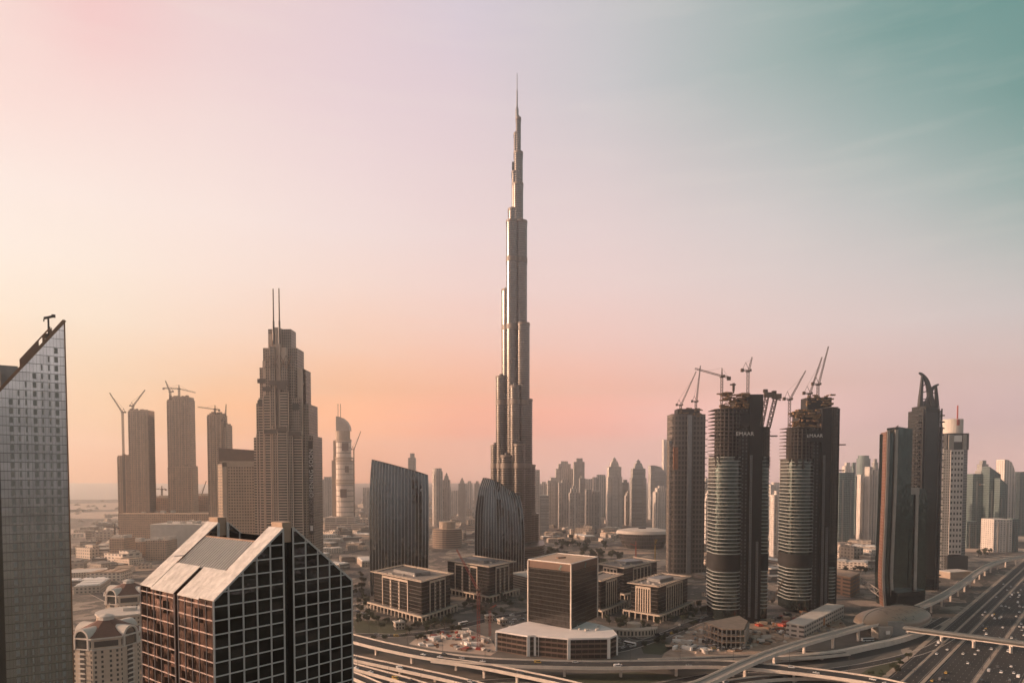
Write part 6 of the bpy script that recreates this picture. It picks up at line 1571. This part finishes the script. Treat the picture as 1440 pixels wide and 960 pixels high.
grove('big dark tree beside the beige apartment towers', 'trees beside the apartment towers', 18, [(186,884),(212,882),(214,918),(196,914)], 5, (1.1, 1.7))
grove('tree by the car park left of the nearest office block', 'car park trees', 18, [(497,800),(520,815),(518,860),(497,850)], 6, (.7, 1.1))
grove('tree on the sandy ground beyond the right hand viaduct', 'trees beyond the viaduct', 16, [(1370,782),(1404,764),(1404,772),(1375,788)], 7, (.9, 1.4))
grove('tree among the low roofs left of the slim slab tower', 'trees left of the slab tower', 14, [(1184,803),(1228,798),(1228,806),(1184,810)], 8, (.8, 1.2))
grove('low tree on the green wedge beside the highway', 'trees on the green wedge', 8, [(1215,955),(1240,938),(1280,925),(1262,950)], 9, (.5, .8))
grove('street tree along the road past the unfinished towers', 'street trees past the towers', 16, [(900,910),(942,894),(986,876),(992,880),(946,900),(905,914)], 10, (.5, .8))
grove('street tree along the road round the office blocks', 'street trees round the office blocks', 16, [(500,896),(560,897),(612,892),(650,884),(652,888),(614,898),(560,902),(500,900)], 11, (.5, .8))
for t_, tt_ in zip(TREES, TT):
    for c_, _ in tt_: bpy.data.objects.remove(c_)
    bpy.data.objects.remove(t_)

# ---- clutter of the building yards: each heap, crate stack and cabin its own thing ----
rr_ = random.Random(21)
def yard(label, group, name, cat, n, poly, mats, size, hgt, seed):
    rr_ = random.Random(seed); protos = []
    for k in range(5):
        m_ = MB(); a = rr_.uniform(*size); b = a*rr_.uniform(.35, 1); h = rr_.uniform(*hgt)
        if name == 'sand_heap':
            m_.prism(ngon(0, 0, b, 9, a), 0, h*.7, top=ngon(0, 0, b*.4, 9, a*.45)); m_.prism(ngon(0, 0, b*.4, 9, a*.45), h*.7, h, top=ngon(0, 0, .1, 9, .15))
        elif name == 'site_cabin':
            m_.box(0, 0, 0, a, 2.6, 2.7); m_.box(0, 0, 2.7, a+.3, 2.9, .2); m_.box(a*.2, -1.33, .1, .9, .1, 2); m_.box(-a*.2, -1.33, 1, 1.2, .1, 1)
        else:
            for j in range(4): m_.box(rr_.uniform(-.3, .3), (j % 2)*b*.5, j//2*h*.5, a, b*.45, h*.48, rr_.uniform(-.1, .1))
        protos.append([m_.mesh(name, M[mt] if isinstance(mt, str) else mt) for mt in mats])
    x0, x1 = min(p[0] for p in poly), max(p[0] for p in poly); y0, y1 = min(p[1] for p in poly), max(p[1] for p in poly); k = 0
    for _try in range(20000):
        if k >= n: break
        x, y = rr_.uniform(x0, x1), rr_.uniform(y0, y1); c_ = False; j = len(poly)-1
        for i in range(len(poly)):
            if (poly[i][1] > y) != (poly[j][1] > y) and x < (poly[j][0]-poly[i][0])*(y-poly[i][1])/(poly[j][1]-poly[i][1])+poly[i][0]: c_ = not c_
            j = i
        if not c_: continue
        o = bpy.data.objects.new(name, rr_.choice(rr_.choice(protos))); COL.objects.link(o); o.location = G(x, y, .02); o.rotation_euler = (0, 0, rr_.uniform(0, 3.1)); props(o, label, cat, group); k += 1
YB = [(938,912),(950,895),(985,880),(1000,892),(1060,898),(1100,890),(1112,900),(1060,914),(980,918)]
yard('heap of sand and rubble in the yard of the unfinished round towers', 'sand heaps of the tower site', 'sand_heap', 'sand heap', 46, YB, ['sand', 'pale', 'rooftan'], (2, 6), (.8, 2.4), 1)
yard('stack of planks and steel in the yard of the unfinished round towers', 'material stacks of the tower site', 'material_stack', 'material stack', 70, YB, ['pale', 'rooftan', 'brown', 'white', 'steel'], (2, 6), (.8, 2.2), 2)
yard('white cabin in the yard of the unfinished round towers', 'cabins of the tower site', 'site_cabin', 'site cabin', 16, YB, ['white', 'pale'], (6, 11), (2, 3), 3)
YM = [(1060,872),(1110,862),(1150,858),(1180,862),(1165,872),(1118,886),(1080,888)]
yard('stack of scaffold steel between the unfinished towers and the white banded building', 'scaffold stacks', 'material_stack', 'material stack', 70, YM, ['brown', 'steel', 'rooftan', 'dark', 'cranered'], (3, 9), (1, 3), 4)
YL = [(585,905),(612,890),(652,884),(690,905),(696,917),(640,914)]
yard('stack of timber and pipes in the pit yard round the red crane', 'material stacks of the crane yard', 'material_stack', 'material stack', 50, YL, ['pale', 'white', 'brown', 'cranered', 'steel'], (2, 6), (.8, 2), 5)
yard('white cabin in the pit yard round the red crane', 'cabins of the crane yard', 'site_cabin', 'site cabin', 12, YL, ['white', 'pale'], (6, 10), (2, 3), 6)

YR = [(985,893),(1010,888),(1110,884),(1190,870),(1196,880),(1130,898),(1075,908)]
yard('stack of formwork beside the terraced unfinished podium', 'formwork stacks by the podium', 'material_stack', 'material stack', 60, YR, ['pale', 'rooftan', 'brown', 'dark', 'steel'], (2, 7), (.8, 3), 7)
yard('sand heap beside the terraced unfinished podium', 'sand heaps by the podium', 'sand_heap', 'sand heap', 24, YR, ['sand', 'rooftan'], (3, 8), (1, 3), 8)

# ---- street lamps ----
def lamp_proto(double=True):
    r = thing('street_lamp', 'x', 'street lamp', (0, 0, -500)); m_ = MB(); m_.lathe(0, 0, [(.17, 0), (.12, 6), (.08, 12)], 6); part('pole', m_, M['dark'], r, local=True)
    m_ = MB()
    for s in ((-1, 1) if double else (1,)): m_.bar((0, 0, 11.8), (s*1.8, 0, 12.3), .12); m_.box(s*2.1, 0, 12.2, .9, .35, .18)
    part('arm', m_, M['dark'], r, local=True); return r
lp1 = lamp_proto(); lpt = tree_of(lp1)
def lamps(path, off, step, start, label, group, lo=None):
    s = start; tot = plen(path)
    while s < tot:
        p, tg = along(path, s); nrm = Vector((-tg.y, tg.x, 0)).normalized(); clone(lp1, lpt, p+nrm*off, atan2(tg.y, tg.x)+pi/2, None, label, group); s += step
lamps(ROAD['main'], 8.3, 38, 20, 'thin dark lamp post on the far parapet of the wide curving flyover', 'lamp posts of the wide flyover')
lamps(ROAD['rampC'], -4.8, 34, 12, 'thin dark lamp post on the two lane ramp at the lower left', 'lamp posts of the lower ramps')
lamps(hwpath(0, -40, 900), -27.6, 44, 10, 'thin dark lamp post on the wide median of the highway', 'lamp posts of the highway')
lamps(ROAD['office'], 7.2, 36, 20, 'thin dark lamp post on the road round the office blocks', 'lamp posts of the office road')
lamps(ROAD['site'], 7.2, 36, 20, 'thin dark lamp post on the road past the unfinished towers', 'lamp posts of the site road')
for c_, _ in lpt: bpy.data.objects.remove(c_)
bpy.data.objects.remove(lp1)

# ---- vehicles ----
def paint(nm, col): return plain(nm, col, .25, .05, 1, .1)
PAINT = {'white': paint('white_car_paint', (.78,.77,.75)), 'silver': paint('silver_car_paint', (.42,.42,.42)), 'black': paint('black_car_paint', (.03,.03,.032)), 'grey': paint('grey_car_paint', (.14,.14,.145)), 'yellow': paint('amber_car_paint', (.55,.36,.10)), 'red': paint('red_car_paint', (.30,.04,.03))}
tyre = plain('tyre', (.02,.02,.02), .9, .1, 2)
def side(mb, prof, w, m=0, taper=None):
    A_ = [Vector((x, -w/2*(1 if taper is None else taper(z)), z)) for x, z in prof]; B_ = [Vector((p.x, -p.y, p.z)) for p in A_]
    mb.face(A_, None, m); mb.face(B_[::-1], None, m)
    for i in range(len(A_)): j = (i+1) % len(A_); mb.face([A_[j], A_[i], B_[i], B_[j]], None, m)
def wheelmesh(r=.33):
    m_ = MB(); c0 = [Vector((r*cos(a), -.11, r*sin(a))) for a in [2*pi*i/12 for i in range(12)]]; c1 = [p+Vector((0, .22, 0)) for p in c0]
    m_.face(c0); m_.face(c1[::-1])
    for i in range(12): j = (i+1) % 12; m_.face([c0[j], c0[i], c1[i], c1[j]])
    return m_.mesh('wheel', tyre)
WM = wheelmesh(); WB = wheelmesh(.5)
def car_proto(colr, kind='car'):
    r = thing({'car': 'car', 'van': 'van', 'bus': 'bus', 'suv': 'car'}[kind], 'x', {'car': 'car', 'van': 'van', 'bus': 'bus', 'suv': 'car'}[kind], (0, 0, -500)); m_ = MB(); g_ = MB()
    if kind == 'car':
        side(m_, [(-2.2,.3),(2.2,.3),(2.25,.6),(1.9,.82),(1.0,.92),(-1.5,.95),(-2.15,.9),(-2.25,.6)], 1.78)
        side(g_, [(1.05,.92),(.35,1.36),(-.95,1.38),(-1.6,.95)], 1.66, 0, lambda z: 1 if z < 1.1 else .82); m_.box(-.3, 0, 1.37, 1.25, 1.34, .05); L_, wr = 2.7, WM
    elif kind == 'suv':
        side(m_, [(-2.3,.35),(2.3,.35),(2.35,.8),(1.9,1.05),(1.0,1.12),(-2.2,1.15),(-2.35,.8)], 1.92)
        side(g_, [(1.1,1.1),(.5,1.66),(-1.9,1.7),(-2.25,1.13)], 1.78, 0, lambda z: 1 if z < 1.3 else .86); m_.box(-.7, 0, 1.69, 2.3, 1.5, .06); L_, wr = 2.8, WM
    elif kind == 'van':
        side(m_, [(-2.7,.35),(2.6,.35),(2.65,.95),(2.1,1.2),(1.5,2.15),(-2.65,2.2),(-2.75,.9)], 1.95); side(g_, [(2.12,1.22),(1.58,2.0),(-1.2,2.02),(-1.2,1.3)], 1.98); L_, wr = 3.2, WM
    else:
        side(m_, [(-5.9,.4),(5.9,.4),(6.0,1.2),(5.8,3.1),(-5.9,3.15),(-6.0,1.0)], 2.5); side(g_, [(5.92,1.35),(5.82,2.6),(-5.6,2.65),(-5.6,1.45)], 2.54); L_, wr = 6.5, WB
    part('body', m_, PAINT[colr], r, local=True); part('windows', g_, M['glassdark'], r, local=True)
    hw_ = .82 if kind != 'bus' else 1.15; rz = .33 if kind != 'bus' else .5
    repeat('wheel', r, wr, [Matrix.Translation((sx_*L_/2, sy_*hw_, rz)) for sx_ in (-1, 1) for sy_ in (-1, 1)]); return r
CP = {}
def car(colr, kind, p, ang, label, group):
    if (colr, kind) not in CP: o = car_proto(colr, kind); CP[(colr, kind)] = (o, tree_of(o))
    o, t_ = CP[(colr, kind)]; return clone(o, t_, p, ang, None, label, group)
CN = {'white': 'white', 'silver': 'silver', 'black': 'black', 'grey': 'dark grey', 'yellow': 'amber', 'red': 'dark red'}
def traffic(path, lanes, n, where, seed, rng=(0, 1), weights=(9, 3, 2, 2, .5, .3), z=.04, rev=()):
    rr_ = random.Random(seed); tot = plen(path); used = []
    for k in range(n):
        for _ in range(20):
            s = tot*rr_.uniform(*rng); ln = rr_.choice(lanes)
            if all(l2 != ln or abs(s-s2) > 8 for s2, l2 in used): break
        used.append((s, ln)); colr = rr_.choices(list(CN), weights)[0]; kind = rr_.choices(['car', 'suv', 'van', 'bus'], [6, 4, 1.2, .0])[0]
        p, tg = along(path, s); nrm = Vector((-tg.y, tg.x, 0)).normalized()
        ang = atan2(tg.y, tg.x)+(pi if ln in rev else 0); noun = 'van' if kind == 'van' else 'suv' if kind == 'suv' else 'car'
        nm_ = {'van': 'van', 'suv': 'tall car', 'car': 'low car'}[noun]
        car(colr, kind, p+nrm*ln+Vector((0, 0, z)), ang, f'{CN[colr]} {nm_} driving {where}', f'{CN[colr]} {nm_}s {where}')
traffic(ROAD['main'], [-5.6, -1.9, 1.9, 5.6], 22, 'on the wide curving flyover', 31)
traffic(ROAD['rampB'], [-2.2, 2.2], 4, 'on the low ramp beside the gabled building', 32)
traffic(ROAD['rampC'], [-2.2, 2.2], 6, 'on the two lane ramp at the lower left', 33)
traffic(ROAD['rampA'], [-2.2, 2.2], 2, 'on the ramp peeling off the flyover', 34)
traffic(ROAD['low'], [-2.2, 2.2], 6, 'on the low ramp under the metro viaduct', 35)
traffic(ROAD['office'], [-4, 0, 4], 9, 'on the road round the office blocks', 36)
traffic(ROAD['site'], [-4, 0, 4], 9, 'on the road past the unfinished towers', 37)
hp = hwpath(0, -60, 700)
traffic(hp, [-31.5, -35.2, -39, -42.7, -46.4, -50], 92, 'on the far right carriageway of the highway', 38, (0, .95))
traffic(hp, [-4.2, -8, -11.9, -15.8, -19.7, -23.5], 48, 'on the near carriageway of the highway', 39, (.05, 1))
traffic(hp, [4.5, 8.5, 14.8, 18.6], 12, 'on the service road beside the highway', 40, (.1, 1))
traffic(ROAD['left'], [-8, -4, 0, 4, 8], 24, 'on the hazy highway at the left', 41)
p, tg = along(ROAD['office'], plen(ROAD['office'])*.62); car('white', 'bus', p+Vector((-1, 5, .04)), atan2(tg.y, tg.x), 'white bus on the road behind the red crane', None)
q = G(886, 907); car('white', 'bus', q+Vector((0, 0, .04)), -.8, 'white bus parked right of the white podium', None)
q = G(1220, 901); car('white', 'bus', q+Vector((0, 0, .07)), .2, 'white bus waiting under the metro viaduct', None)
# parked cars left of the nearest office block and along the yards
def parked(poly, n, seed, label, ang):
    rr_ = random.Random(seed)
    for k in range(n):
        i = rr_.random(); j = rr_.random(); a_ = G(*poly[0]).lerp(G(*poly[1]), i); b_ = G(*poly[3]).lerp(G(*poly[2]), i); p = a_.lerp(b_, round(j*4)/4)
        colr = rr_.choices(list(CN), (6, 3, 2, 2, .3, .3))[0]; car(colr, rr_.choice(('car', 'suv')), p+Vector((0, 0, .02)), ang+rr_.choice((0, pi)), f'{CN[colr]} car parked {label}', f'{CN[colr]} cars parked {label}')
parked([(498,830),(518,838),(520,866),(498,858)], 34, 51, 'left of the nearest office block', .3)
parked([(700,872),(735,866),(738,876),(705,884)], 14, 52, 'behind the white podium', .5)
parked([(870,895),(895,905),(885,915),(862,905)], 10, 53, 'right of the white podium', .9)
parked([(955,905),(1000,900),(1040,914),(975,916)], 16, 54, 'in the yard of the round towers', .2)
for o, t_ in CP.values():
    for c_, _ in t_: bpy.data.objects.remove(c_)
    bpy.data.objects.remove(o)
